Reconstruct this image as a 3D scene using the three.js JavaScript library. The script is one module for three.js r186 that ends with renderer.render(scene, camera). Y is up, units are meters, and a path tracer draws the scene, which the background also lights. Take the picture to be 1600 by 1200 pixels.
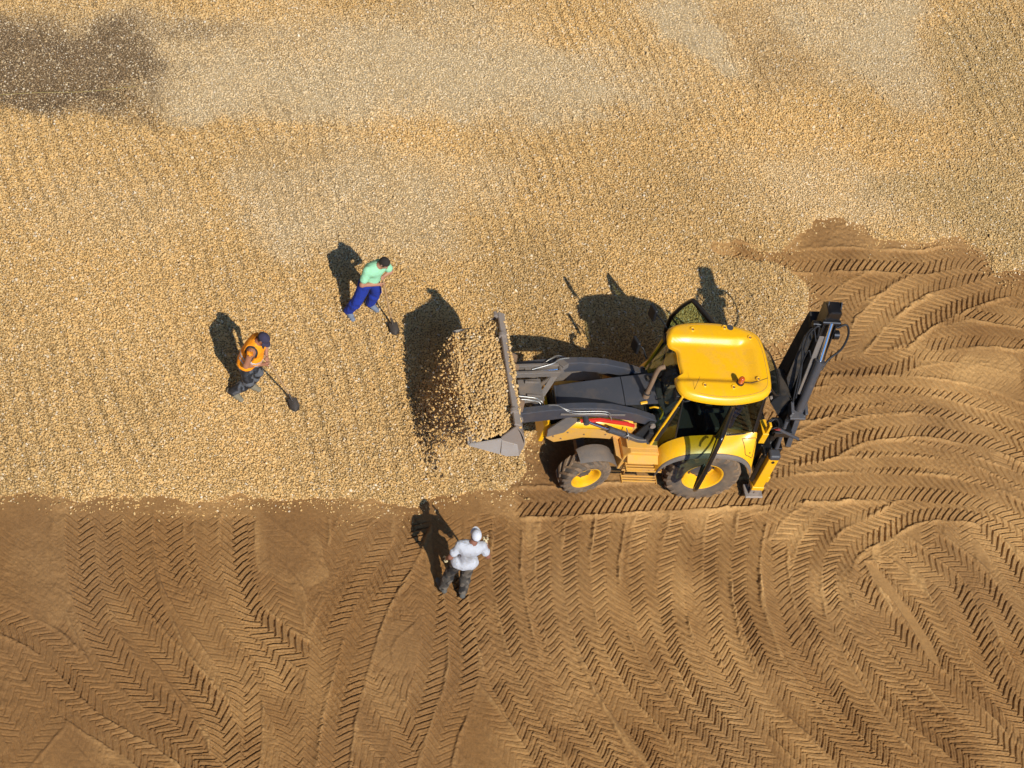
import * as THREE from 'three';
import { RoundedBoxGeometry } from 'three/addons/geometries/RoundedBoxGeometry.js';
import { mergeGeometries, mergeVertices, toCreasedNormals } from 'three/addons/utils/BufferGeometryUtils.js';
import { Sky } from 'three/addons/objects/Sky.js';

// ---------------------------------------------------------------- camera, sky, sun, exposure
const scene = new THREE.Scene();
const CAM = { x: -16.6736, y: 38.734, z: 26.8955, yaw: -0.44691, pitch: -0.8908, roll: 0.40083, f: 4155 };
const camera = new THREE.PerspectiveCamera(THREE.MathUtils.radToDeg(2 * Math.atan(600 / CAM.f)), 4 / 3, 1, 3000);
camera.position.set(CAM.x, CAM.y, CAM.z);
camera.rotation.set(CAM.pitch, CAM.yaw, CAM.roll, 'YXZ');
camera.updateMatrixWorld(true);
scene.add(camera);
const SUNV = new THREE.Vector3(0.2103, 1, 0.9865).normalize();
const sky = new Sky();
sky.name = 'sky'; sky.userData = { kind: 'structure', label: 'clear daytime sky', category: 'sky' };
sky.scale.setScalar(1000);
sky.material.uniforms.sunPosition.value.copy(SUNV);
sky.material.uniforms.turbidity.value = 9;
sky.material.uniforms.rayleigh.value = 0.45;
sky.material.uniforms.mieCoefficient.value = 0.006;
sky.material.uniforms.mieDirectionalG.value = 0.8;
scene.add(sky);
scene.environmentIntensity = 0.14;
const sun = new THREE.DirectionalLight(new THREE.Color().setRGB(1, 0.91, 0.745), 4.85);
sun.name = 'sun';
sun.position.copy(SUNV).multiplyScalar(60);
sun.castShadow = true; sun.shadow.mapSize.set(4096, 4096);
Object.assign(sun.shadow.camera, { left: -18, right: 18, top: 18, bottom: -18, near: 1, far: 150 });
scene.add(sun, sun.target);
const renderer = new THREE.WebGLRenderer({ antialias: true });
renderer.setSize(1024, 768);
renderer.shadowMap.enabled = true;
renderer.toneMapping = THREE.LinearToneMapping;
renderer.toneMappingExposure = 1.0;

// ---------------------------------------------------------------- small helpers
let seed = 12345;
const rnd = () => { seed = (seed + 0x6D2B79F5) | 0; let t = Math.imul(seed ^ (seed >>> 15), 1 | seed); t = (t + Math.imul(t ^ (t >>> 7), 61 | t)) ^ t; return ((t ^ (t >>> 14)) >>> 0) / 4294967296; };
const rr = (a, b) => a + (b - a) * rnd();
const clamp = THREE.MathUtils.clamp, lerp = THREE.MathUtils.lerp;
const sst = (a, b, x) => { const t = clamp((x - a) / (b - a), 0, 1); return t * t * (3 - 2 * t); };
const h2 = (x, y, s) => { let h = Math.imul(x, 374761393) ^ Math.imul(y, 668265263) ^ Math.imul(s + 7, 1274126177); h = Math.imul(h ^ (h >>> 13), 1274126177); h ^= h >>> 16; return (h >>> 0) / 4294967296; };
function noise(x, y, s = 0) { // value noise 0..1
  const ix = Math.floor(x), iy = Math.floor(y), fx = x - ix, fy = y - iy, u = fx * fx * (3 - 2 * fx), v = fy * fy * (3 - 2 * fy);
  const a = h2(ix, iy, s), b = h2(ix + 1, iy, s), c = h2(ix, iy + 1, s), d = h2(ix + 1, iy + 1, s);
  return a + (b - a) * u + (c - a) * v + (a - b - c + d) * u * v;
}
const fbm = (x, y, o = 4, s = 0) => { let t = 0, a = 0.5, n = 0; for (let i = 0; i < o; i++) { t += a * noise(x, y, s + i * 13); n += a; a *= 0.5; x = x * 2.03 + 5.1; y = y * 2.03 + 1.7; } return t / n; };
// where the line of sight through a place in the survey picture (1600 x 1200) meets the height h
const _o = new THREE.Vector3();
function at(px, py, h = 0) {
  _o.set((px - 800) / CAM.f, (600 - py) / CAM.f, -1).applyQuaternion(camera.quaternion);
  const t = (h - CAM.y) / _o.y;
  return [CAM.x + _o.x * t, CAM.z + _o.z * t];
}
const rgb = (r, g, b) => new THREE.Color().setRGB(r, g, b);
const used = {};
const numbered = (n) => { const k = used[n] = (used[n] ?? -1) + 1; return k ? n + '_' + String(k).padStart(3, '0') : n; };
function tag(o, label, category, group, kind) { o.userData = { label, category }; if (group) o.userData.group = group; if (kind) o.userData.kind = kind; return o; }
function finish(m) { m.castShadow = m.receiveShadow = true; return m; }

// ---------------------------------------------------------------- the ground: survey of the gravel edge and of the tyre tracks
const EDGE = [[-260, 800], [-60, 782], [0, 780], [90, 777], [200, 775], [300, 783], [400, 785], [480, 788], [560, 790], [640, 785], [720, 780], [790, 768], [828, 740], [836, 705], [850, 670], [890, 640], [960, 625], [1060, 612], [1150, 585], [1195, 556], [1232, 532], [1262, 500], [1277, 465], [1268, 442], [1240, 425], [1180, 407], [1122, 389], [1190, 392], [1245, 389], [1268, 378], [1284, 358], [1310, 347], [1342, 360], [1357, 381], [1400, 385], [1440, 393], [1500, 386], [1535, 402], [1560, 434], [1600, 428], [1700, 418], [1950, 400], [2300, 380], [2300, -700], [-700, -700], [-700, 830]].map(([x, y]) => at(x, y));
const SDX0 = -22, SDZ0 = -22, SDN = 0.08, SDW = 500, SDH = 420;
const sdGrid = new Float32Array(SDW * SDH);
for (let j = 0; j < SDH; j++) for (let i = 0; i < SDW; i++) {
  const x = SDX0 + i * SDN, z = SDZ0 + j * SDN; let best = 1e9, inside = false;
  for (let k = 0, n = EDGE.length, p = n - 1; k < n; p = k++) {
    const [ax, az] = EDGE[p], [bx, bz] = EDGE[k], dx = bx - ax, dz = bz - az;
    const t = clamp(((x - ax) * dx + (z - az) * dz) / (dx * dx + dz * dz), 0, 1), ex = x - ax - t * dx, ez = z - az - t * dz;
    best = Math.min(best, ex * ex + ez * ez);
    if ((az > z) !== (bz > z) && x < ((bx - ax) * (z - az)) / (bz - az) + ax) inside = !inside;
  }
  sdGrid[j * SDW + i] = inside ? Math.sqrt(best) : -Math.sqrt(best);
}
function gravelIn(x, z) { // metres inside the gravel, negative outside, with a ragged edge
  const u = clamp((x - SDX0) / SDN, 0, SDW - 1.01), v = clamp((z - SDZ0) / SDN, 0, SDH - 1.01), i = u | 0, j = v | 0, a = u - i, b = v - j, k = j * SDW + i;
  const d = (sdGrid[k] * (1 - a) + sdGrid[k + 1] * a) * (1 - b) + (sdGrid[k + SDW] * (1 - a) + sdGrid[k + SDW + 1] * a) * b;
  return d + (fbm(x * 1.1, z * 1.1, 4, 40) - 0.5) * 0.7;
}
// heap that has come down under the bucket
const [hpx, hpz] = at(676, 668), [hp2x, hp2z] = at(690, 590), [hp3x, hp3z] = at(668, 725);
const heap = (x, z) => 0.2 * Math.exp(-((x - hpx) ** 2 + (z - hpz) ** 2) / 0.45) + 0.13 * Math.exp(-((x - hp2x) ** 2 + (z - hp2z) ** 2) / 0.3) + 0.1 * Math.exp(-((x - hp3x) ** 2 + (z - hp3z) ** 2) / 0.12);
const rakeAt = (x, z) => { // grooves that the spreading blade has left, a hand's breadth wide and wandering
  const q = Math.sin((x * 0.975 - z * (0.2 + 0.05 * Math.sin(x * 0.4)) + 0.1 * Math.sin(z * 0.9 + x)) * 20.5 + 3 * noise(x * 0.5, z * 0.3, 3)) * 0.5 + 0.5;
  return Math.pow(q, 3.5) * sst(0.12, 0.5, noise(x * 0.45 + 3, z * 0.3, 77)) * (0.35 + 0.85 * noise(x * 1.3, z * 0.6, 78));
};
const bedTop = (x, z) => {
  const d = gravelIn(x, z);
  const rk = rakeAt(x, z);
  
  return lerp(-0.09, 0.06, sst(-0.12, 0.28, d)) + (fbm(x * 0.9, z * 0.9, 3, 9) - 0.5) * 0.05 * sst(0, 1, d) - rk * 0.03 * sst(0.3, 1.2, d) + heap(x, z);
};

// tyre tracks, oldest first: [path, width in metres, way the chevrons point along the path, depth in metres]
const TRACKS = [];
const T = (path, width = 0.5, way = 1, depth = 0.03, pitch = 0.15) => TRACKS.push({ path, width, way, depth, pitch });
// old faint passes
for (let k = 0; k < 33; k++) { const x = -120 + k * 54 + 16 * h2(k, 1, 1); T([[x, 800], [x + 6, 900], [x + 40, 1000], [x + 110, 1110], [x + 210, 1230]], 0.5, k % 3 ? -1 : 1, 0.009 + 0.013 * h2(k, 2, 1)); }
for (let k = 0; k < 12; k++) { const y = 410 + k * 34; T([[1180, y + 40], [1300, y + 14], [1420, y], [1530, y + 8], [1660, y + 40]], 0.5, 1, 0.009 + 0.014 * h2(k, 4, 1)); }
T([[560, 800], [520, 900], [500, 1000], [560, 1100], [640, 1200]], 0.47, 1, 0.014);
T([[400, 820], [470, 880], [520, 960], [540, 1060]], 0.47, -1, 0.014);
T([[640, 950], [590, 1000], [600, 1060], [660, 1130], [700, 1210]], 0.47, 1, 0.016);
T([[-30, 905], [20, 915], [80, 935], [110, 960]], 0.4, 1, 0.014);
T([[100, 1095], [70, 1135], [30, 1180], [0, 1215]], 0.42, 1, 0.02);
T([[1250, 460], [1330, 480], [1420, 500], [1520, 480], [1640, 470]], 0.45, 1, 0.016);
T([[1200, 545], [1240, 560], [1320, 545]], 0.45, 1, 0.024);
T([[1290, 640], [1400, 680], [1500, 700], [1640, 760]], 0.47, 1, 0.016);
T([[1440, 590], [1520, 582], [1640, 600]], 0.45, 1, 0.014);
T([[1290, 790], [1240, 830], [1215, 870], [1215, 930]], 0.45, -1, 0.022);
T([[1560, 700], [1600, 760], [1640, 830]], 0.45, 1, 0.016);
// lower left
T([[0, 985], [30, 1010], [64, 1057], [107, 1100], [161, 1136], [222, 1175], [260, 1215]], 0.45, -1, 0.022);
T([[292, 800], [295, 860], [305, 906], [330, 950], [362, 992], [395, 1040], [425, 1085], [450, 1130], [470, 1210]], 0.46, 1, 0.022);
T([[327, 800], [329, 860], [342, 913], [365, 955], [400, 1000], [430, 1040], [452, 1090]], 0.46, 1, 0.024);
T([[366, 800], [368, 880], [383, 930], [395, 960], [430, 990], [470, 1020], [498, 1036]], 0.46, 1, 0.036);
T([[262, 800], [263, 860], [275, 905], [300, 950], [335, 1000], [365, 1040], [382, 1080], [384, 1130], [380, 1210]], 0.46, 1, 0.028);
T([[167, 799], [167, 860], [176, 913], [201, 956], [237, 999], [272, 1035], [308, 1075], [333, 1105], [350, 1150], [352, 1210]], 0.46, 1, 0.03);
T([[125, 799], [125, 860], [131, 906], [142, 949], [158, 992], [183, 1028], [215, 1067], [255, 1105], [290, 1150], [310, 1210]], 0.46, 1, 0.028);
T([[-40, 955], [21, 975], [72, 1003], [118, 1046], [161, 1089], [208, 1121], [258, 1150], [305, 1185], [340, 1220]], 0.47, -1, 0.036);
// lower middle
T([[690, 900], [680, 1000], [665, 1080], [640, 1150], [620, 1210]], 0.47, 1, 0.024);
T([[600, 824], [547, 913], [508, 1003], [504, 1075], [498, 1210]], 0.47, 1, 0.024);
T([[655, 806], [622, 878], [583, 942], [558, 1021], [543, 1075], [530, 1128], [520, 1210]], 0.47, 1, 0.034);
T([[579, 1050], [601, 1092], [630, 1139], [652, 1185]], 0.42, 1, 0.022);
T([[708, 870], [716, 930], [722, 985], [725, 1040], [715, 1090], [695, 1140], [678, 1210]], 0.46, 1, 0.034);
T([[775, 800], [760, 850], [756, 913], [757, 950], [768, 1003], [786, 1057], [811, 1110], [843, 1165], [868, 1210]], 0.46, -1, 0.025);
T([[827, 842], [825, 913], [843, 985], [872, 1057], [908, 1121], [950, 1180]], 0.42, 1, 0.022);
T([[794, 815], [791, 878], [795, 924], [804, 971], [818, 1021], [840, 1075], [865, 1121], [901, 1171], [925, 1215]], 0.46, -1, 0.032);
T([[861, 825], [859, 895], [865, 949], [876, 999], [890, 1050], [915, 1100], [944, 1150], [978, 1215]], 0.46, -1, 0.028);
T([[980, 810], [976, 860], [982, 920], [1000, 985], [1030, 1050], [1080, 1115]], 0.42, 1, 0.024);
T([[908, 795], [902, 860], [902, 913], [911, 971], [926, 1014], [951, 1064], [980, 1110], [1012, 1150], [1046, 1210]], 0.46, -1, 0.034);
T([[958, 795], [947, 860], [945, 913], [951, 960], [965, 1007], [987, 1050], [1012, 1085], [1044, 1121], [1087, 1171], [1117, 1210]], 0.46, -1, 0.034);
T([[1018, 800], [1006, 860], [1006, 913], [1015, 971], [1030, 1014], [1055, 1067], [1080, 1107], [1120, 1155], [1162, 1210]], 0.46, -1, 0.024);
T([[1095, 820], [1084, 870], [1086, 930], [1100, 985], [1130, 1050], [1170, 1110]], 0.42, 1, 0.024);
T([[1072, 805], [1058, 855], [1050, 900], [1050, 931], [1055, 978], [1068, 1021], [1090, 1064], [1118, 1103], [1154, 1143], [1204, 1200]], 0.46, -1, 0.036);
// lower right
T([[1208, 840], [1211, 913], [1226, 971], [1247, 1028], [1272, 1075], [1310, 1120], [1360, 1170], [1400, 1215]], 0.46, 1, 0.034);
T([[1129, 800], [1122, 852], [1120, 906], [1124, 949], [1133, 992], [1150, 1035], [1172, 1078], [1200, 1118], [1244, 1161], [1290, 1210]], 0.46, -1, 0.03);
T([[1178, 800], [1168, 849], [1165, 895], [1168, 942], [1183, 985], [1200, 1028], [1226, 1067], [1258, 1110], [1294, 1150], [1345, 1210]], 0.46, -1, 0.037);
T([[1335, 900], [1372, 956], [1404, 992], [1440, 1035], [1479, 1078], [1522, 1121], [1565, 1164], [1610, 1210]], 0.5, 1, 0.03);
T([[1300, 960], [1350, 1010], [1400, 1060], [1450, 1105], [1510, 1160], [1560, 1210]], 0.46, -1, 0.026);
T([[1451, 842], [1501, 878], [1537, 913], [1562, 949], [1583, 992], [1610, 1050]], 0.46, 1, 0.028);
T([[1365, 874], [1404, 910], [1436, 942], [1461, 985], [1483, 1028], [1508, 1057], [1555, 1100], [1620, 1150]], 0.46, -1, 0.026);
T([[1404, 850], [1447, 881], [1486, 913], [1508, 956], [1530, 1003], [1547, 1050], [1573, 1093], [1615, 1140]], 0.48, 1, 0.034);
T([[1240, 1000], [1290, 1070], [1340, 1125], [1400, 1175], [1440, 1215]], 0.44, 1, 0.02);
T([[1420, 783], [1358, 794], [1304, 817], [1272, 852], [1261, 906], [1268, 956], [1289, 1007], [1311, 1057], [1332, 1100], [1365, 1143], [1404, 1186], [1430, 1220]], 0.47, -1, 0.028);
T([[1640, 880], [1590, 835], [1545, 808], [1501, 795], [1429, 797], [1375, 824], [1329, 849], [1307, 888], [1311, 935], [1329, 985], [1354, 1028], [1383, 1067], [1418, 1103], [1465, 1143], [1515, 1182], [1555, 1220]], 0.47, -1, 0.035);
T([[1520, 815], [1548, 845], [1575, 880], [1605, 920], [1640, 965]], 0.46, 1, 0.034);
// right
T([[1255, 440], [1310, 447], [1375, 440]], 0.44, 1, 0.028);
T([[1311, 520], [1319, 476], [1343, 453], [1390, 437], [1442, 427], [1495, 419], [1545, 420]], 0.46, 1, 0.028);
T([[1332, 565], [1340, 535], [1358, 508], [1395, 471], [1437, 445], [1495, 430], [1565, 424]], 0.46, 1, 0.028);
T([[1140, 391], [1180, 402], [1245, 408], [1311, 406], [1390, 408], [1440, 411], [1490, 402], [1545, 408]], 0.5, 1, 0.036);
T([[1500, 478], [1545, 488], [1650, 505]], 0.46, 1, 0.03);
T([[1440, 532], [1500, 525], [1560, 525], [1650, 538]], 0.48, 1, 0.028);
T([[1366, 570], [1384, 548], [1407, 523], [1435, 500], [1475, 478], [1520, 460], [1560, 447], [1650, 435]], 0.5, 1, 0.037);
T([[1180, 604], [1270, 586], [1337, 577], [1400, 566], [1432, 552]], 0.48, 1, 0.03);
T([[1285, 607], [1390, 604], [1469, 610], [1534, 623], [1650, 668]], 0.47, 1, 0.026);
T([[1160, 648], [1259, 638], [1337, 632], [1416, 631], [1469, 639], [1521, 652], [1574, 668], [1650, 695]], 0.5, 1, 0.036);
T([[1327, 705], [1390, 706], [1442, 710], [1495, 723], [1560, 744], [1650, 780]], 0.46, 1, 0.024);
T([[1195, 722], [1259, 690], [1306, 668], [1350, 655], [1400, 649]], 0.44, 1, 0.03);
T([[1190, 747], [1246, 717], [1293, 696], [1337, 675], [1390, 667], [1442, 665], [1495, 673], [1547, 683], [1600, 707], [1650, 735]], 0.48, 1, 0.036);
T([[1240, 746], [1337, 733], [1416, 731], [1495, 738], [1547, 757], [1640, 810]], 0.47, 1, 0.026);
T([[800, 786], [900, 783], [1000, 776], [1100, 772], [1180, 767], [1259, 762], [1364, 760], [1442, 762], [1508, 770], [1560, 786], [1610, 815], [1660, 850]], 0.54, 1, 0.038);
// the smooth strip that a blade has left
const BLADE = [[1352, 878], [1364, 878], [1387, 905], [1422, 952], [1457, 1005], [1472, 1046], [1452, 1030], [1428, 985], [1398, 940], [1366, 910]].map(([x, y]) => at(x, y));

// height field of the tracked sand
const CELL = 0.0125, FX0 = -14.6, FZ0 = -6.2, FW = Math.round(28 / CELL), FH = Math.round(14.6 / CELL);
const onView = new THREE.Vector3();
const inSurvey = (x, z, m) => { onView.set(x, 0, z).project(camera); return Math.abs(onView.x) < 1 + m && Math.abs(onView.y) < 1 + m; };
const need = new Uint8Array(FW * FH), B = 16;
for (let j = 0; j < FH; j += B) for (let i = 0; i < FW; i += B) {
  const x = FX0 + (i + B / 2) * CELL, z = FZ0 + (j + B / 2) * CELL;
  if (gravelIn(x, z) > 0.75 || !inSurvey(x, z, 0.1)) continue;
  for (let b = j; b < Math.min(FH, j + B); b++) need.fill(1, b * FW + i, b * FW + Math.min(FW, i + B));
}
const H = new Float32Array(FW * FH), TONE = new Float32Array(FW * FH);
const flat = (x, z) => (fbm(x * 0.55, z * 0.55, 3, 21) - 0.5) * 0.06;
for (let j = 0; j < FH; j++) for (let i = 0; i < FW; i++) {
  const k = j * FW + i; if (!need[k]) continue;
  const x = FX0 + i * CELL, z = FZ0 + j * CELL, rough = sst(0.3, 0.75, noise(x * 1.3, z * 1.3, 5));
  H[k] = flat(x, z) + (fbm(x * 5, z * 5, 3, 60) - 0.5) * (0.012 + 0.035 * rough) + (noise(x * 26, z * 26, 8) - 0.5) * 0.012 * (0.3 + rough);
  TONE[k] = 0.35 + 0.5 * rough;
}
const CALM = [[40, 880, 1.3], [170, 1190, 1.2], [450, 860, 0.75], [1545, 592, 0.8], [700, 1190, 1.0], [620, 1010, 0.5]].map(([x, y, q]) => [...at(x, y), q]);
const bestD = new Float32Array(FW * FH), bestS = new Float32Array(FW * FH), bestV = new Float32Array(FW * FH), stamp = new Uint16Array(FW * FH);
TRACKS.forEach((t, ti) => {
  const id = ti + 1, curve = new THREE.CatmullRomCurve3(t.path.map(([x, y]) => { const [a, b] = at(x, y); return new THREE.Vector3(a, 0, b); }), false, 'centripetal');
  const len = curve.getLength(), n = Math.ceil(len / 0.06), pts = curve.getSpacedPoints(n), hw = t.width * 0.54, reach = hw * 1.42, touched = [];
  let s0 = 0;
  for (let q = 0; q < n; q++) {
    const a = pts[q], b = pts[q + 1], dx = b.x - a.x, dz = b.z - a.z, L = Math.hypot(dx, dz), ux = dx / L, uz = dz / L;
    const i0 = Math.max(0, Math.floor((Math.min(a.x, b.x) - reach - FX0) / CELL)), i1 = Math.min(FW - 1, Math.ceil((Math.max(a.x, b.x) + reach - FX0) / CELL));
    const j0 = Math.max(0, Math.floor((Math.min(a.z, b.z) - reach - FZ0) / CELL)), j1 = Math.min(FH - 1, Math.ceil((Math.max(a.z, b.z) + reach - FZ0) / CELL));
    for (let j = j0; j <= j1; j++) for (let i = i0; i <= i1; i++) {
      const k = j * FW + i; if (!need[k]) continue;
      const px = FX0 + i * CELL - a.x, pz = FZ0 + j * CELL - a.z, s = px * ux + pz * uz;
      if ((s < 0 && q > 0) || (s > L && q < n - 1) || s < -0.1 || s > L + 0.1) { if (s < -0.02 || s > L + 0.02) continue; }
      const v = (-px * uz + pz * ux) / hw, d = Math.abs(v);
      if (d > 1.42) continue;
      if (stamp[k] !== id) { stamp[k] = id; bestD[k] = d; bestS[k] = s0 + s; bestV[k] = v; touched.push(k); } else if (d < bestD[k]) { bestD[k] = d; bestS[k] = s0 + s; bestV[k] = v; }
    }
    s0 += L;
  }
  const slope = 0.95, off = h2(ti, 3, 9);
  for (const k of touched) {
    const i = k % FW, j = (k - i) / FW, x = FX0 + i * CELL, z = FZ0 + j * CELL, v = bestV[k], u = Math.abs(v), s = bestS[k];
    const ends = sst(-0.05, 0.25, s) * sst(-0.05, 0.25, len - s);
    const wob = (noise(x * 3.1, z * 3.1, 15) - 0.5) * 0.35 + (noise(x * 11, z * 11, 16) - 0.5) * 0.13, edge = 1 + (noise(s * 7, v > 0 ? 3 : 9, ti) - 0.5) * 0.12;
    const inside = (1 - sst(0.91 * edge, 1.1 * edge, u)) * ends;
    let groove = 0;
    for (const side of [-1, 1]) {
      const w = v * side; if (w < -0.17) continue;               // each lug reaches a little over the middle
      const bend = w < 0 ? w * 0.25 : w - 0.22 * Math.max(0, w - 0.55);
      let ph = (t.way * s + Math.max(bend, -0.2) * hw * slope) / t.pitch + (side > 0 ? 0.5 : 0) + off + wob * 0.28;
      ph -= Math.floor(ph);
      const wide = w < 0.1 ? 0.07 : 0.092, c = Math.abs(ph - 0.5);
      groove = Math.max(groove, (1 - sst(wide - 0.04, wide + 0.045, c)) * sst(-0.17, -0.1, w));
    }
    const worn = 0.3 + 1.0 * sst(0.15, 0.75, 0.65 * noise(x * 1.1 + ti * 3.3, z * 1.1, 31) + 0.35 * noise(x * 3.7 + ti, z * 3.7, 32)), dep = t.depth * worn;
    // chevron bars stand up between the lug prints; their tops tilt a little along the way the wheel pushed
    let ph2 = (t.way * s + u * hw * slope) / t.pitch + (v > 0 ? 0.5 : 0) + off + wob * 0.28; ph2 -= Math.floor(ph2);
    const print = flat(x, z) - 0.012 - dep * 1.35 * groove + dep * 0.5 * (ph2 - 0.5) * (1 - groove) + (fbm(x * 7, z * 7, 3, 19) - 0.5) * (0.01 + 0.03 * sst(0.5, 0.8, noise(x * 1.1, z * 1.1, 37))) + (noise(x * 30, z * 30, 18) - 0.5) * (0.003 + 0.012 * sst(0.45, 0.75, noise(x * 1.4, z * 1.4, 38)));
    const berm = t.depth * 0.75 * sst(1.42, 1.1, u) * (1 - inside) * ends * (0.1 + 0.8 * noise(x * 9, z * 9, ti + 50) + 0.7 * noise(x * 24, z * 24, ti + 51)) * 1.5 * sst(0.3, 0.75, noise(x * 1.6, z * 1.6, ti));
    let calm = 0; if (t.depth < 0.0205) for (const [a, b, q] of CALM) calm = Math.max(calm, sst(1.25, 0.75, Math.hypot(x - a, z - b) / q + 0.5 * (noise(x * 2, z * 2, 44) - 0.5)));
    const keep = (t.depth < 0.023 ? 0.85 : 1) * (1 - 0.7 * calm);
    H[k] = lerp(H[k], print, inside * keep) + berm * (u > 0.9 ? 1 : 0);
    if (calm > 0.5) continue;
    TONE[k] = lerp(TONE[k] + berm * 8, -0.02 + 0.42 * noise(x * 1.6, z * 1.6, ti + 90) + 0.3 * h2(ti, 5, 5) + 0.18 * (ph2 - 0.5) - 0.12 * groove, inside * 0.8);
  }
});
{ // blade strip
  const minx = Math.min(...BLADE.map((p) => p[0])) - 0.3, maxx = Math.max(...BLADE.map((p) => p[0])) + 0.3, minz = Math.min(...BLADE.map((p) => p[1])) - 0.3, maxz = Math.max(...BLADE.map((p) => p[1])) + 0.3;
  for (let j = Math.floor((minz - FZ0) / CELL); j < (maxz - FZ0) / CELL; j++) for (let i = Math.floor((minx - FX0) / CELL); i < (maxx - FX0) / CELL; i++) {
    if (i < 0 || j < 0 || i >= FW || j >= FH) continue;
    const x = FX0 + i * CELL, z = FZ0 + j * CELL, k = j * FW + i; let best = 1e9, inside = false;
    for (let q = 0, n = BLADE.length, p = n - 1; q < n; p = q++) {
      const [ax, az] = BLADE[p], [bx, bz] = BLADE[q], dx = bx - ax, dz = bz - az, t = clamp(((x - ax) * dx + (z - az) * dz) / (dx * dx + dz * dz), 0, 1);
      best = Math.min(best, Math.hypot(x - ax - t * dx, z - az - t * dz));
      if ((az > z) !== (bz > z) && x < ((bx - ax) * (z - az)) / (bz - az) + ax) inside = !inside;
    }
    const d = inside ? best : -best, m = sst(-0.015, 0.01, d);
    H[k] = lerp(H[k], flat(x, z) - 0.02 + (noise(x * 8, z * 8, 4) - 0.5) * 0.004, m) + 0.032 * Math.exp(-((d + 0.03) ** 2) / 0.0006) * (0.5 + noise(x * 6, z * 6, 2));
    TONE[k] = lerp(TONE[k], 0.55, m);
  }
}
// under the loader the sand is churned, and crumbs lie by the gravel edge
for (const [px, py, r, a] of [[860, 720, 0.8, 0.04], [1300, 365, 0.45, 0.03], [870, 800, 0.5, 0.05], [1540, 590, 0.9, 0.02], [300, 925, 0.35, 0.05], [250, 880, 0.25, 0.04], [1265, 800, 0.3, 0.05], [1100, 860, 0.25, 0.04]]) {
  const [cx, cz] = at(px, py);
  for (let j = Math.floor((cz - 2 * r - FZ0) / CELL); j < (cz + 2 * r - FZ0) / CELL; j++) for (let i = Math.floor((cx - 2 * r - FX0) / CELL); i < (cx + 2 * r - FX0) / CELL; i++) {
    if (i < 0 || j < 0 || i >= FW || j >= FH) continue;
    const x = FX0 + i * CELL, z = FZ0 + j * CELL, g = Math.exp(-((x - cx) ** 2 + (z - cz) ** 2) / (r * r)) * sst(0.35, 0.6, noise(x * 2.4, z * 2.4, 71));
    H[j * FW + i] += a * g * (fbm(x * 14, z * 14, 3, 33) - 0.35);
  }
}
// sand colour: albedo by darker patches, darker lug prints, dry crust and disturbed crumbs
const PALE = [[1100, 800, 0.5, 0.7], [1240, 830, 0.35, 0.8], [1290, 920, 0.4, 0.7], [1480, 590, 0.9, 0.7], [1560, 700, 0.9, 0.5], [1550, 820, 0.9, 0.6], [1010, 830, 0.4, 0.4], [1380, 815, 0.5, 0.6], [1080, 920, 0.4, 0.5], [1400, 480, 0.9, 0.35], [1380, 670, 0.7, 0.4], [420, 900, 0.9, -0.1]].map(([x, y, r, a]) => [...at(x, y), r, a]);
const DARK = [[180, 1010, 4.2, 0.26], [560, 900, 2.4, 0.15], [430, 840, 1.2, 0.5], [60, 900, 1.8, 0.4], [100, 1160, 1.8, 0.45], [680, 840, 1.2, 0.35], [850, 800, 0.5, 0.3], [620, 1190, 1.8, 0.3], [860, 1130, 1.2, 0.2], [1310, 370, 0.6, 0.5], [850, 730, 0.8, 0.3], [1590, 1150, 1.6, 0.25], [220, 1180, 1.4, 0.25]].map(([x, y, r, a]) => [...at(x, y), r, a]);
function sandTone(x, z, tone, out) {
  let p = tone + (fbm(x * 0.8, z * 0.8, 4, 88) - 0.5) * 0.9, grey = 0;
  for (const [a, b, r, w] of PALE) p += w * Math.exp(-((x - a) ** 2 + (z - b) ** 2) / (r * r));
  for (const [a, b, r, w] of DARK) { const e = w * Math.exp(-((x - a) ** 2 + (z - b) ** 2) / (r * r)); p -= e * 0.8; grey += e * 0.5; }
  p = clamp(p, 0, 1.3); grey = clamp(grey + 0.4 * sst(0.5, 0.8, fbm(x * 0.35, z * 0.35, 2, 91)), 0, 1);
  const c = SAND;
  for (let q = 0; q < 3; q++) out[q] = lerp(lerp(c.deep[q], c.dry[q], clamp(p, 0, 1.25)), c.grey[q], grey * 0.55);
  return out;
}
const SAND = { deep: [0.30, 0.144, 0.039], dry: [0.59, 0.328, 0.112], grey: [0.275, 0.15, 0.06] };
function grainTexture(size, contrast, s, speck) {
  const d = new Uint8Array(size * size * 4);
  for (let y = 0; y < size; y++) for (let x = 0; x < size; x++) {
    let v = 0; for (const [f, a] of [[size / 2, 0.5], [size / 5, 0.35], [size / 16, 0.3]]) { const q = Math.round(f), gx = x / size * q, gy = y / size * q, ix = gx | 0, iy = gy | 0, fx = gx - ix, fy = gy - iy; const g = (a2, b2) => h2(a2 % q, b2 % q, s + q); v += a * (lerp(lerp(g(ix, iy), g(ix + 1, iy), fx), lerp(g(ix, iy + 1), g(ix + 1, iy + 1), fx), fy) - 0.5); }
    let b = 255 * (1 - contrast * 0.5 + contrast * v); if (h2(x, y, s + 1) < speck) b = 255;
    const k = (y * size + x) * 4; d[k] = d[k + 1] = d[k + 2] = clamp(b, 0, 255); d[k + 3] = 255;
  }
  const t = new THREE.DataTexture(d, size, size); t.wrapS = t.wrapT = THREE.RepeatWrapping; t.magFilter = THREE.LinearFilter; t.needsUpdate = true; return t;
}
const grain = grainTexture(512, 0.55, 5, 0.0012);
const sandMat = new THREE.MeshStandardMaterial({ color: 0xffffff, roughness: 0.95, vertexColors: true, map: grain, bumpMap: grain, bumpScale: 0.006, name: 'damp sand' });
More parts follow.
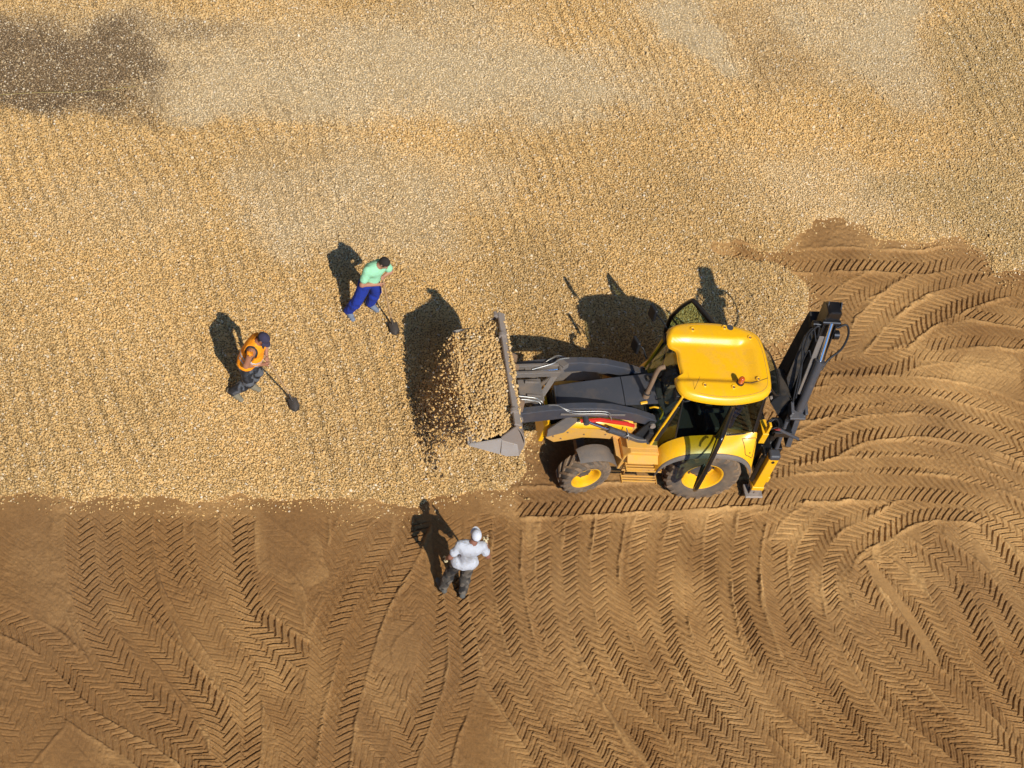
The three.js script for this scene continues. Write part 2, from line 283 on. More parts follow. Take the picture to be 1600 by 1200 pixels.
{
  const index = new Int32Array(FW * FH).fill(-1), pos = [], col = [], uv = [], idx = [], out = [0, 0, 0];
  for (let j = 0; j < FH; j++) for (let i = 0; i < FW; i++) {
    const k = j * FW + i; if (!need[k]) continue;
    const x = FX0 + i * CELL, z = FZ0 + j * CELL;
    index[k] = pos.length / 3; pos.push(x, H[k], z); sandTone(x, z, TONE[k], out); col.push(out[0], out[1], out[2]); uv.push(x / 1.3, z / 1.3);
  }
  for (let j = 0; j < FH - 1; j++) for (let i = 0; i < FW - 1; i++) {
    const a = index[j * FW + i], b = index[j * FW + i + 1], c = index[(j + 1) * FW + i], d = index[(j + 1) * FW + i + 1];
    if (a < 0 || b < 0 || c < 0 || d < 0) continue;
    if ((i + j) & 1) idx.push(a, c, b, b, c, d); else idx.push(a, c, d, a, d, b);
  }
  const g = new THREE.BufferGeometry();
  g.setAttribute('position', new THREE.BufferAttribute(new Float32Array(pos), 3)); g.setAttribute('color', new THREE.BufferAttribute(new Float32Array(col), 3)); g.setAttribute('uv', new THREE.BufferAttribute(new Float32Array(uv), 2));
  g.setIndex(new THREE.BufferAttribute(new Uint32Array(idx), 1)); g.computeVertexNormals();
  const m = finish(new THREE.Mesh(g, sandMat)); m.name = 'sand_ground'; m.userData = { kind: 'structure', label: 'brown sand pressed into chevron tyre tracks', category: 'ground' }; scene.add(m);
}
// the site around it: one wide sheet to the horizon, a hand below the tracked sand
{
  const ax = []; for (let k = -60; k <= 60; k++) { const t = k / 60; ax.push(Math.sign(t) * (22 * Math.abs(t) + 900 * Math.pow(Math.abs(t), 6))); }
  const pos = [], col = [], uv = [], idx = [], n = ax.length, out = [0, 0, 0];
  for (const z of ax) for (const x of ax) { pos.push(x, -0.12 + (Math.hypot(x, z) > 30 ? (noise(x * 0.02, z * 0.02, 4) - 0.5) * 0.02 * Math.hypot(x, z) - 0.1 : 0), z); sandTone(x, z, 0.4, out); col.push(...out); uv.push(x / 1.3, z / 1.3); }
  for (let j = 0; j < n - 1; j++) for (let i = 0; i < n - 1; i++) { const a = j * n + i; idx.push(a, a + n, a + 1, a + 1, a + n, a + n + 1); }
  const g = new THREE.BufferGeometry();
  g.setAttribute('position', new THREE.Float32BufferAttribute(pos, 3)); g.setAttribute('color', new THREE.Float32BufferAttribute(col, 3)); g.setAttribute('uv', new THREE.Float32BufferAttribute(uv, 2)); g.setIndex(idx); g.computeVertexNormals();
  const m = finish(new THREE.Mesh(g, sandMat)); m.name = 'ground'; m.userData = { kind: 'structure', label: 'open sandy building site around the spread gravel', category: 'ground' }; scene.add(m);
}

// ---------------------------------------------------------------- gravel: a bed and the stones that lie on it
// patches of other stone: [x, y in the survey, length, breadth in metres, turn, kind, strength]
const PATCH = [
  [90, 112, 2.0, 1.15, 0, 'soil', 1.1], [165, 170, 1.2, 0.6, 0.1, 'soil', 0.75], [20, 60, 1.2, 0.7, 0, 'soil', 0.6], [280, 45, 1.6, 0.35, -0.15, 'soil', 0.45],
  [600, 110, 5.5, 1.25, 0, 'dust', 0.62], [1250, 60, 3.5, 1.4, 0, 'dust', 0.5], [150, 80, 2.6, 1.2, 0, 'dust', 0.4],
  [420, 140, 2.2, 0.75, 0, 'dust', 0.85], [640, 120, 2.2, 0.9, 0, 'dust', 0.9], [820, 110, 2.0, 0.8, 0, 'dust', 0.7], [930, 165, 1.1, 0.35, -0.1, 'dust', 0.95], [300, 165, 1.0, 0.4, 0, 'dust', 0.75],
  [1090, 40, 0.75, 0.9, 0.5, 'dust', 1.1], [1110, 85, 0.5, 0.4, 0, 'dust', 0.8], [1390, 60, 0.75, 1.5, 0.2, 'dust', 0.9], [1290, 40, 1.0, 0.8, 0, 'dust', 0.5], [1440, 130, 0.6, 0.9, 0.3, 'dust', 0.6], [720, 30, 1.6, 0.6, 0, 'dust', 0.55],
  [470, 300, 0.9, 1.4, 0.15, 'dust', 0.6], [570, 310, 0.9, 1.5, 0.15, 'dust', 0.6], [670, 330, 0.7, 1.3, 0.1, 'dust', 0.6], [760, 260, 0.8, 0.8, 0, 'dust', 0.4], [450, 370, 0.8, 0.5, 0, 'dust', 0.45], [1340, 310, 1.6, 0.9, 0.2, 'dust', 0.45], [1190, 300, 1.2, 0.8, 0, 'dust', 0.25], [200, 330, 1.6, 0.8, 0, 'dust', 0.2],
  [1200, 60, 0.55, 1.0, 0, 'brown', 0.5], [1220, 120, 0.6, 0.5, 0, 'brown', 0.5], [1560, 120, 1.0, 2.2, 0.15, 'olive', 0.6], [1520, 330, 1.6, 1.0, 0, 'olive', 0.6], [1590, 320, 1.2, 1.4, 0, 'olive', 0.5], [60, 10, 2.0, 0.4, 0, 'gold', 0.4], [330, 240, 2.6, 0.5, 0, 'gold', 0.5], [850, 230, 2.2, 0.5, 0, 'gold', 0.5], [1000, 280, 1.0, 1.0, 0, 'gold', 0.5],
].map(([x, y, a, b, r, kind, w]) => { const [cx, cz] = at(x, y); return { cx, cz, a, b, c: Math.cos(r), s: Math.sin(r), kind, w }; });
PATCH.sort((a, b) => (a.kind === 'soil') - (b.kind === 'soil'));
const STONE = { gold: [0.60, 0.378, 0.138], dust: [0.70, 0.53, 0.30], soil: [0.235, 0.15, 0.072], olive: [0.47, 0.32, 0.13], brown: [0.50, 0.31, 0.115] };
const EDGE_LINE_Z = at(230, 190)[1];
function stoneMix(x, z, out) {
  const wx = x + (fbm(x * 0.9, z * 0.9, 4, 51) - 0.5) * 2.2, wz = z + (fbm(x * 0.9, z * 0.9, 4, 52) - 0.5) * 1.3;
  let r = STONE.gold[0], g = STONE.gold[1], b = STONE.gold[2], dust = 0, soil = 0;
  const tone = 0.78 + 0.28 * fbm(x * 0.5, z * 0.5, 3, 57) + 0.2 * noise(x * 0.28, z * 0.28, 66); const tn = tone * (1 - 0.24 * rakeAt(x, z)); r *= tn; g *= tn; b *= tn;  // rake grooves darkened in the colour: finer stone, and groove shading painted in
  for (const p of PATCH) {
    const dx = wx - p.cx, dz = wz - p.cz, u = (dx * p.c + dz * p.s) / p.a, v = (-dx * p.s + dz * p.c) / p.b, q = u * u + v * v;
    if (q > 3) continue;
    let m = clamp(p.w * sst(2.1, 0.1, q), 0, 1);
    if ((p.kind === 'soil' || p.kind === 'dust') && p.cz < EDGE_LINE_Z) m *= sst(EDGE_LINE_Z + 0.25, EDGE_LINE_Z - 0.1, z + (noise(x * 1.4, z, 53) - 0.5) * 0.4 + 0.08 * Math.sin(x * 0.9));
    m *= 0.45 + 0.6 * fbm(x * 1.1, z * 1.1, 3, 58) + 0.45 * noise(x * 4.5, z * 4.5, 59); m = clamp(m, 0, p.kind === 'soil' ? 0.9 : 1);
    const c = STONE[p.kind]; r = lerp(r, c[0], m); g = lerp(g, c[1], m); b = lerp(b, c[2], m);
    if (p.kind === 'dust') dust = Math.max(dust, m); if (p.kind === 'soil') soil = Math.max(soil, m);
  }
  out[0] = r; out[1] = g; out[2] = b; out[3] = dust; out[4] = soil; return out;
}
{ // bed
  const c = 0.06, x0 = -17, z0 = -15.5, nx = Math.round(31 / c), nz = Math.round(19.5 / c), id = new Int32Array(nx * nz).fill(-1), pos = [], col = [], uv = [], idx = [], out = [0, 0, 0, 0, 0];
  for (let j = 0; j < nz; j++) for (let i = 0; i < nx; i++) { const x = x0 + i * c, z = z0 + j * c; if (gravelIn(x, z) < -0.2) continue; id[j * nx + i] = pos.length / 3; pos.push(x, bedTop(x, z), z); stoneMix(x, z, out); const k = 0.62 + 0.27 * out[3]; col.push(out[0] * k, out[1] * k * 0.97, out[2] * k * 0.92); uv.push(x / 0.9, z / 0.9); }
  for (let j = 0; j < nz - 1; j++) for (let i = 0; i < nx - 1; i++) { const a = id[j * nx + i], b = id[j * nx + i + 1], d = id[(j + 1) * nx + i], e = id[(j + 1) * nx + i + 1]; if (a < 0 || b < 0 || d < 0 || e < 0) continue; idx.push(a, d, b, b, d, e); }
  const g = new THREE.BufferGeometry();
  g.setAttribute('position', new THREE.Float32BufferAttribute(pos, 3)); g.setAttribute('color', new THREE.Float32BufferAttribute(col, 3)); g.setAttribute('uv', new THREE.Float32BufferAttribute(uv, 2)); g.setIndex(idx); g.computeVertexNormals();
  const bedGrain = grainTexture(256, 0.7, 31, 0);
  const m = finish(new THREE.Mesh(g, new THREE.MeshStandardMaterial({ vertexColors: true, roughness: 1, map: bedGrain, bumpMap: bedGrain, bumpScale: 0.02, name: 'gravel bed' }))); m.name = 'gravel_bed'; m.userData = { kind: 'structure', label: 'layer of tan crushed stone spread over the sand', category: 'ground' }; scene.add(m);
}
const rocks = [0, 1, 2, 3].map((v) => { // broken stones, flat faced
  const g = new THREE.IcosahedronGeometry(0.5, 0), p = g.attributes.position;
  for (let k = 0; k < p.count; k++) {
    const q = [p.getX(k), p.getY(k), p.getZ(k)], key = Math.round(q[0] * 50) * 7 + Math.round(q[1] * 50) * 131 + Math.round(q[2] * 50) * 1711, s = 0.72 + 0.5 * h2(key, v, 3);
    p.setXYZ(k, q[0] * s * [1.15, 1.3, 1, 1.1][v], q[1] * s * [0.8, 0.7, 0.95, 0.75][v], q[2] * s * [0.95, 0.85, 1.05, 1.1][v]);
  }
  g.deleteAttribute('uv'); g.computeVertexNormals(); return g;
});
const rockMat = new THREE.MeshStandardMaterial({ color: 0xffffff, roughness: 0.9, name: 'crushed limestone' });
const _m = new THREE.Matrix4(), _q = new THREE.Quaternion(), _e = new THREE.Euler(), _p = new THREE.Vector3(), _s = new THREE.Vector3(), _c = new THREE.Color();
class Stones {
  constructor() { this.list = [[], [], [], []]; }
  add(x, y, z, size, r, g, b, tilt = 1) { this.list[(rnd() * 4) | 0].push([x, y, z, size, r, g, b, rnd() * 6.3, (rnd() - 0.5) * 1.6 * tilt, (rnd() - 0.5) * 1.6 * tilt, rr(0.8, 1.2), rr(0.75, 1.1)]); }
  build(name, label, category) {
    const G = new THREE.Group(); G.name = name; tag(G, label, category, null, 'stuff');
    this.list.forEach((l, v) => {
      if (!l.length) return;
      const im = new THREE.InstancedMesh(rocks[v], rockMat, l.length); im.name = 'stones'; im.userData.kind = 'stuff';
      l.forEach((a, k) => { _e.set(a[8], a[7], a[9]); _m.compose(_p.set(a[0], a[1], a[2]), _q.setFromEuler(_e), _s.set(a[3] * a[10], a[3] * a[11], a[3])); im.setMatrixAt(k, _m); im.setColorAt(k, _c.setRGB(a[4], a[5], a[6])); });
      finish(im); G.add(im);
    });
    scene.add(G); return G;
  }
}
function stoneTint(mix) { // one stone's own colour around that of its patch
  const k = rr(0.86, 1.1) * (rnd() < 0.05 ? 1.15 : 1) * (rnd() < 0.035 ? 0.65 : 1), w = rnd() < 0.08 ? rr(0.3, 0.95) : rr(0, 0.1);
  const red = rr(-0.04, 0.05), l = 0.72;
  return [clamp(lerp(mix[0], l, w) * k * (1 + red), 0, 0.88), clamp(lerp(mix[1], l * 0.84, w) * k, 0, 0.8), clamp(lerp(mix[2], l * 0.6, w) * k * (1 - red * 2), 0, 0.72)];
}
{
  const S = new Stones(), mix = [0, 0, 0, 0, 0], step = 0.0275;
  for (let z = -13.6; z < 3.2; z += step) for (let x = -13.6; x < 11.6; x += step) {
    const px = x + rr(-0.5, 0.5) * step * 1.3, pz = z + rr(-0.5, 0.5) * step * 1.3;
    if (!inSurvey(px, pz, 0.05)) continue;
    const d = gravelIn(px, pz);
    if (d < -0.45) continue;
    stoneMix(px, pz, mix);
    const fine = clamp(Math.max(mix[3], mix[4] * 0.8), 0, 1);
    let size = 0.0235 + 0.022 * Math.pow(rnd(), 1.9) + (rnd() < 0.03 ? 0.022 : 0); size *= lerp(1.06, 0.76, fine);
    if (d < 0.06) { if (rnd() > 0.6 * Math.exp((d - 0.06) * 9)) continue; size *= rr(0.6, 1.15); }
    else if (fine > 0.5 && rnd() < 0.22) continue;
    const y = (d < 0.02 ? Math.max(bedTop(px, pz), 0.0) : bedTop(px, pz)) + size * rr(-0.16, 0.46);
    if (mix[4] > 0.25 && rnd() < 0.17) { const q = rr(0.3, 0.9); for (let c = 0; c < 3; c++) mix[c] = lerp(mix[c], STONE.dust[c], q); }
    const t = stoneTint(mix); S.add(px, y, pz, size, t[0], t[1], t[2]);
    if (d > 0.1 && rnd() < 0.1) { const t2 = stoneTint(mix), s2 = size * rr(0.8, 1.25); S.add(px + rr(-0.03, 0.03), y + s2 * 0.42, pz + rr(-0.03, 0.03), s2, t2[0], t2[1], t2[2]); }
  }
  S.build('gravel', 'tan crushed stone spread across the upper part of the site', 'gravel');
}

// ---------------------------------------------------------------- geometry helpers for built things
const V = (x, y, z) => new THREE.Vector3(x, y, z);
function clean(g) { let q = g.index ? g.toNonIndexed() : g; for (const n of Object.keys(q.attributes)) if (!['position', 'normal'].includes(n)) q.deleteAttribute(n); if (!q.attributes.normal) q.computeVertexNormals(); return q; }
function merged(list) { return mergeGeometries([].concat(list).map(clean)); }
function metreUV(g, k = 1) { // uv in metres, each face seen along its main axis
  const p = g.attributes.position, n = g.attributes.normal, uv = new Float32Array(p.count * 2);
  for (let i = 0; i < p.count; i++) { const ax = Math.abs(n.getX(i)), ay = Math.abs(n.getY(i)), az = Math.abs(n.getZ(i)); const [a, b] = ay >= ax && ay >= az ? [p.getX(i), p.getZ(i)] : ax >= az ? [p.getZ(i), p.getY(i)] : [p.getX(i), p.getY(i)]; uv[2 * i] = a * k; uv[2 * i + 1] = b * k; }
  g.setAttribute('uv', new THREE.BufferAttribute(uv, 2)); return g;
}
function part(name, list, mat, parent) { const m = finish(new THREE.Mesh(metreUV(merged(list)), mat)); m.name = name; (parent ?? scene).add(m); return m; }
function bx(w, h, d, p, rot, r = 0.012) { const g = new RoundedBoxGeometry(w, h, d, 2, Math.min(r, w * 0.45, h * 0.45, d * 0.45)); if (rot) g.applyMatrix4(new THREE.Matrix4().makeRotationFromEuler(new THREE.Euler(...rot))); g.translate(...p); return g; }
function cyl(a, b, r1, r2 = r1, seg = 16) { const A = V(...a), Bv = V(...b), d = Bv.clone().sub(A), g = new THREE.CylinderGeometry(r2, r1, d.length(), seg); g.applyQuaternion(new THREE.Quaternion().setFromUnitVectors(V(0, 1, 0), d.clone().normalize())); const c = A.add(Bv).multiplyScalar(0.5); g.translate(c.x, c.y, c.z); return g; }
function bar(a, b, w, h, up = [0, 1, 0], r = 0.01) { // rectangular bar from a to b, w across, h along up
  const A = V(...a), Bv = V(...b), x = Bv.clone().sub(A), L = x.length(); x.normalize(); const z = x.clone().cross(V(...up)).normalize(), y = z.clone().cross(x);
  const g = new RoundedBoxGeometry(L, h, w, 2, Math.min(r, h * 0.45, w * 0.45)); g.applyMatrix4(new THREE.Matrix4().makeBasis(x, y, z)); const c = A.add(Bv).multiplyScalar(0.5); g.translate(c.x, c.y, c.z); return g;
}
function pipe(pts, r, seg = 40) { return new THREE.TubeGeometry(new THREE.CatmullRomCurve3(pts.map((p) => V(...p)), false, 'centripetal'), seg, r, 8); }
function ext(pts, z0, z1, bev = 0.01) { const s = new THREE.Shape(pts.map((p) => new THREE.Vector2(p[0], p[1]))); const g = new THREE.ExtrudeGeometry(s, { depth: z1 - z0 - 2 * bev, bevelEnabled: bev > 0, bevelThickness: bev, bevelSize: bev, bevelOffset: -bev, bevelSegments: 2, curveSegments: 8 }); g.translate(0, 0, z0 + bev); return g; }
function plate(pts, t) { // flat polygon of 3-D points with a thickness
  const P = pts.map((p) => V(...p)), n = V(0, 0, 0); P.forEach((p, i) => { const q = P[(i + 1) % P.length]; n.x += (p.y - q.y) * (p.z + q.z); n.y += (p.z - q.z) * (p.x + q.x); n.z += (p.x - q.x) * (p.y + q.y); }); n.normalize();
  const x = P[1].clone().sub(P[0]).normalize(), y = n.clone().cross(x), s = new THREE.Shape(P.map((p) => { const d = p.clone().sub(P[0]); return new THREE.Vector2(d.dot(x), d.dot(y)); }));
  const g = new THREE.ExtrudeGeometry(s, { depth: t, bevelEnabled: false }); g.applyMatrix4(new THREE.Matrix4().makeBasis(x, y, n).setPosition(P[0].clone().addScaledVector(n, -t / 2))); return g;
}
function sheet(nu, nv, f, thick = 0) { // surface f(u,v) -> [x,y,z], doubled with a back face when thick
  const pos = [], idx = [], push = (o) => { for (let j = 0; j <= nv; j++) for (let i = 0; i <= nu; i++) pos.push(...o(i / nu, j / nv)); };
  push(f); const w = nu + 1, N = w * (nv + 1);
  for (let j = 0; j < nv; j++) for (let i = 0; i < nu; i++) { const a = j * w + i; idx.push(a, a + 1, a + w, a + 1, a + w + 1, a + w); }
  if (thick) {
    const e = 1e-3; push((u, v) => { const p = V(...f(u, v)), a = V(...f(Math.min(1, u + e), v)).sub(V(...f(Math.max(0, u - e), v))), b = V(...f(u, Math.min(1, v + e))).sub(V(...f(u, Math.max(0, v - e)))); const n = a.cross(b).normalize(); return p.addScaledVector(n, -thick).toArray(); });
    for (let j = 0; j < nv; j++) for (let i = 0; i < nu; i++) { const a = N + j * w + i; idx.push(a, a + w, a + 1, a + 1, a + w, a + w + 1); }
    const edge = []; for (let i = 0; i < nu; i++) edge.push(i); for (let j = 0; j < nv; j++) edge.push(j * w + nu); for (let i = nu; i > 0; i--) edge.push(nv * w + i); for (let j = nv; j > 0; j--) edge.push(j * w);
    edge.forEach((a, k) => { const b = edge[(k + 1) % edge.length]; idx.push(a, N + a, b, b, N + a, N + b); });
  }
  const g = new THREE.BufferGeometry(); g.setAttribute('position', new THREE.Float32BufferAttribute(pos, 3)); g.setIndex(idx);
  return thick ? toCreasedNormals(g, 0.7) : (g.computeVertexNormals(), g);
}
const samp = (pts, t) => { // polyline of points at 0..1 by even steps
  const q = t * (pts.length - 1), i = Math.min(pts.length - 2, q | 0), f = q - i; return pts[i].map((v, k) => lerp(v, pts[i + 1][k], f)); };
const smooth = (pts) => { const c = new THREE.CatmullRomCurve3(pts.map((p) => V(p[0], p[1], p[2] ?? 0)), false, 'centripetal'); return (t) => c.getPoint(clamp(t, 0, 1)).toArray(); };

// ---------------------------------------------------------------- paints, dirt and other materials of the loader
function dirtMap(size, base, dirt, amount, s, streak = 1) { // colour map in linear values: paint under dust, scuffs and a few streaks
  const c = document.createElement('canvas'); c.width = c.height = size; const g = c.getContext('2d'), im = g.createImageData(size, size), tos = (v) => 255 * (v <= 0.0031308 ? 12.92 * v : 1.055 * Math.pow(v, 1 / 2.4) - 0.055);
  for (let y = 0; y < size; y++) for (let x = 0; x < size; x++) {
    const u = x / size, v = y / size, bl = (a, f, ss) => { const q = (xx, yy) => noise(xx * f, yy * f, ss); return lerp(lerp(q(u, v), q(u - 1, v), u), lerp(q(u, v - 1), q(u - 1, v - 1), u), v); };
    let d = 0.5 * bl(0, 5, s) + 0.3 * bl(0, 17, s + 1) + 0.2 * bl(0, 60, s + 2);
    let m = clamp(amount * (0.55 + 1.6 * (d - 0.5)) , 0, 1); if (amount < 0.3) m = amount * sst(0.45, 0.75, d) * 1.6;
    const k = 0.94 + 0.12 * bl(0, 90, s + 4), sc = bl(0, 130, s + 6) > 0.965 ? 0.45 : 1;
    for (let q = 0; q < 3; q++) im.data[(y * size + x) * 4 + q] = clamp(tos(lerp(base[q], dirt[q], m) * k * sc), 0, 255);
    im.data[(y * size + x) * 4 + 3] = 255;
  }
  g.putImageData(im, 0, 0);
  if (amount < 0.1) for (let k = 0; k < 34; k++) { const x = h2(k, 1, s) * size, y = h2(k, 2, s) * size; g.strokeStyle = 'rgba(70,45,10,' + (0.25 + 0.5 * h2(k, 3, s)) + ')'; g.lineWidth = 0.6; g.beginPath(); g.moveTo(x, y); g.lineTo(x + 4 + 16 * h2(k, 4, s), y + 6 * (h2(k, 5, s) - 0.5)); g.stroke(); }
  const t = new THREE.CanvasTexture(c); t.colorSpace = THREE.SRGBColorSpace; t.wrapS = t.wrapT = THREE.RepeatWrapping; t.repeat.set(0.8, 0.8); return t;
}
const DUST = [0.46, 0.29, 0.14];
const P = (o) => new THREE.MeshPhysicalMaterial(o);
const M = {
  yellow: P({ map: dirtMap(512, [0.90, 0.46, 0.005], DUST, 0.12, 3), roughness: 0.38, clearcoat: 0.5, clearcoatRoughness: 0.25, name: 'yellow paint' }),
  dusty: P({ map: dirtMap(256, [0.72, 0.36, 0.02], [0.52, 0.30, 0.13], 0.95, 9), roughness: 0.75, name: 'dusty yellow paint' }),
  grey: P({ map: dirtMap(256, [0.05, 0.053, 0.064], [0.2, 0.14, 0.09], 0.12, 15), roughness: 0.42, clearcoat: 0.25, clearcoatRoughness: 0.4, name: 'slate grey paint' }),
  greyDusty: P({ map: dirtMap(256, [0.10, 0.10, 0.10], [0.27, 0.19, 0.12], 0.6, 19), roughness: 0.7, name: 'dusty grey paint' }),
  steel: P({ map: dirtMap(256, [0.30, 0.265, 0.235], [0.40, 0.29, 0.2], 0.55, 25), roughness: 0.6, metalness: 0.35, name: 'worn steel' }),
  brightSteel: P({ map: dirtMap(256, [0.55, 0.52, 0.48], [0.40, 0.31, 0.22], 0.4, 29), roughness: 0.5, metalness: 0.4, name: 'scoured steel' }),
  black: P({ map: dirtMap(256, [0.009, 0.009, 0.0095], [0.12, 0.085, 0.055], 0.1, 35), roughness: 0.3, clearcoat: 0.35, clearcoatRoughness: 0.12, name: 'black paint' }),
  blackMatt: P({ map: dirtMap(256, [0.013, 0.013, 0.0135], [0.12, 0.085, 0.05], 0.22, 39), roughness: 0.75, name: 'matt black' }),
  barrel: P({ map: dirtMap(256, [0.055, 0.056, 0.062], [0.2, 0.14, 0.09], 0.2, 41), roughness: 0.4, clearcoat: 0.3, name: 'cylinder paint' }),
  rubber: P({ map: dirtMap(256, [0.05, 0.048, 0.045], [0.27, 0.18, 0.10], 0.72, 45), roughness: 0.9, name: 'tyre rubber' }),
  tread: P({ map: dirtMap(256, [0.07, 0.06, 0.05], [0.27, 0.17, 0.09], 0.95, 47), roughness: 0.95, name: 'muddy tread' }),
  hub: P({ color: rgb(0.055, 0.055, 0.06), roughness: 0.5, name: 'hub' }),
  rust: P({ map: dirtMap(256, [0.17, 0.10, 0.06], [0.33, 0.22, 0.12], 0.6, 51), roughness: 0.85, name: 'rusty steel' }),
  chrome: P({ color: rgb(0.75, 0.76, 0.78), metalness: 1, roughness: 0.13, name: 'chrome' }),
  tube: P({ color: rgb(0.4, 0.39, 0.36), metalness: 0.7, roughness: 0.4, name: 'zinc pipe' }),
  red: P({ color: rgb(0.62, 0.03, 0.015), roughness: 0.4, clearcoat: 0.4, name: 'red paint' }),
  lens: P({ color: rgb(0.75, 0.13, 0.01), roughness: 0.15, transmission: 0.35, thickness: 0.04, clearcoat: 1, name: 'amber lens' }),
  glass: P({ color: rgb(0.62, 0.74, 0.64), roughness: 0.0, transmission: 1, thickness: 0, ior: 1.5, name: 'tinted glass' }),
  rubberSeal: P({ color: rgb(0.012, 0.012, 0.013), roughness: 0.55, name: 'rubber seal' }),
  seat: P({ color: rgb(0.018, 0.018, 0.02), roughness: 0.85, name: 'seat cloth' }),
  blue: P({ color: rgb(0.012, 0.03, 0.2), roughness: 0.85, name: 'blue cloth' }),
  plastic: P({ color: rgb(0.03, 0.031, 0.033), roughness: 0.6, name: 'dash plastic' }),
  pale: P({ color: rgb(0.5, 0.45, 0.35), roughness: 0.7, name: 'plug' }),
};

// ---------------------------------------------------------------- backhoe loader: front to -x, rear axle over the origin
const L = new THREE.Group(); L.name = numbered('backhoe_loader');
tag(L, 'yellow and dark grey backhoe loader tipping stones from its raised front bucket', 'loader');
scene.add(L);
const parts = (name, list, mat, parent) => list.map((g) => part(name, g, mat, parent));
const sub = (name, pos, parent = L) => { const g = new THREE.Group(); g.name = name; g.position.set(...pos); parent.add(g); return g; };

// wheels
function wheel(R, w, rim, nl, pos, turn, side) {
  const G = sub('wheel', pos); G.rotation.y = turn + (side < 0 ? Math.PI : 0);
  const h = w / 2, prof = [[rim, -h * 0.72], [rim + 0.02, -h * 0.9], [lerp(rim, R, 0.45), -h * 1.0], [R - 0.075, -h * 0.97], [R - 0.045, -h * 0.88], [R - 0.03, -h * 0.4], [R - 0.028, 0], [R - 0.03, h * 0.4], [R - 0.045, h * 0.88], [R - 0.075, h * 0.97], [lerp(rim, R, 0.6), h * 1.0], [lerp(rim, R, 0.57), h * 1.015], [lerp(rim, R, 0.45), h * 1.0], [rim + 0.05, h * 0.93], [rim + 0.035, h * 0.88], [rim + 0.02, h * 0.86], [rim, h * 0.72]];
  const lat = (pr, seg) => { const g = new THREE.LatheGeometry(pr.map((p) => new THREE.Vector2(p[0], p[1])), seg); g.rotateX(Math.PI / 2); return g; };
  part('tyre', toCreasedNormals(lat(prof, 56), 0.5), M.rubber, G);
  const lugs = []; // angled bars, alternating from either shoulder to past the middle
  for (let k = 0; k < nl * 2; k++) {
    const s = k & 1 ? 1 : -1, a0 = (k / (nl * 2)) * Math.PI * 2, n = 5, pos = [], idx = [];
    for (let q = 0; q <= n; q++) {
      const t = q / n, z = s * lerp(h * 1.0, -h * 0.12, t), ang = a0 + (t * 0.30 + (t > 0.8 ? (t - 0.8) * 0.2 : 0)) * 0.72 / R, half = 0.034 / R * (t < 0.2 ? 1.15 : 1), top = q === 0 ? R - 0.045 : R, bot = q === 0 ? R - 0.16 : R - 0.05, zz = q === 0 ? z * 1.01 : z;
      for (const [r2, aa] of [[bot, ang - half * 1.3], [top, ang - half], [top, ang + half], [bot, ang + half * 1.3]]) pos.push(Math.cos(aa) * r2, Math.sin(aa) * r2, zz);
    }
    for (let q = 0; q < n; q++) for (let e = 0; e < 3; e++) { const a = q * 4 + e; idx.push(a, a + 1, a + 4, a + 1, a + 5, a + 4); }
    idx.push(0, 2, 1, 0, 3, 2); const m = n * 4; idx.push(m, m + 1, m + 2, m, m + 2, m + 3);
    const g = new THREE.BufferGeometry(); g.setAttribute('position', new THREE.Float32BufferAttribute(pos, 3)); g.setIndex(idx); const f = g.toNonIndexed(); f.computeVertexNormals(); lugs.push(f);
  }
  part('tread', lugs, M.tread, G);
  const rp = [[rim - 0.012, -h * 0.7], [rim - 0.004, h * 0.70], [rim + 0.022, h * 0.82], [rim + 0.012, h * 0.86], [rim - 0.015, h * 0.80], [rim - 0.04, h * 0.5], [rim * 0.86, h * 0.36], [rim * 0.82, h * 0.05], [rim * 0.78, -h * 0.12], [rim * 0.6, -h * 0.16], [0.02, -h * 0.16]];
  part('rim', toCreasedNormals(lat(rp, 48), 0.6), M.yellow, G);
  const hp = [[rim * 0.56, -h * 0.15], [rim * 0.56, h * 0.04], [rim * 0.5, h * 0.12], [rim * 0.3, h * 0.16], [0.001, h * 0.16]];
  part('hub', toCreasedNormals(lat(hp, 32), 0.6), M.hub, G);
  for (let k = 0; k < 8; k++) { const a = k / 8 * Math.PI * 2, r = rim * 0.66; part('wheel_nut', cyl([Math.cos(a) * r, Math.sin(a) * r, -h * 0.18], [Math.cos(a) * r, Math.sin(a) * r, h * 0.02], 0.018, 0.016, 6), M.hub, G); }
  return G;
}
wheel(0.72, 0.46, 0.375, 20, [0, 0.705, 0.89], 0, 1);
wheel(0.72, 0.46, 0.375, 20, [0, 0.705, -0.89], 0.12, -1);
wheel(0.49, 0.36, 0.275, 16, [-2.2, 0.48, 0.9], 0.22, 1);
wheel(0.49, 0.36, 0.275, 16, [-2.2, 0.48, -0.9], 0.16, -1);
part('rear_axle', [cyl([0, 0.7, -0.7], [0, 0.7, 0.7], 0.11), new THREE.SphereGeometry(0.24, 20, 14).translate(0, 0.7, 0)], M.blackMatt, L);
part('front_axle', [bar([-2.2, 0.5, -0.74], [-2.2, 0.5, 0.74], 0.16, 0.16), bx(0.3, 0.26, 0.3, [-2.2, 0.52, 0]), cyl([-2.2, 0.38, 0.72], [-2.2, 0.64, 0.72], 0.07), cyl([-2.2, 0.38, -0.72], [-2.2, 0.64, -0.72], 0.07)], M.rust, L);

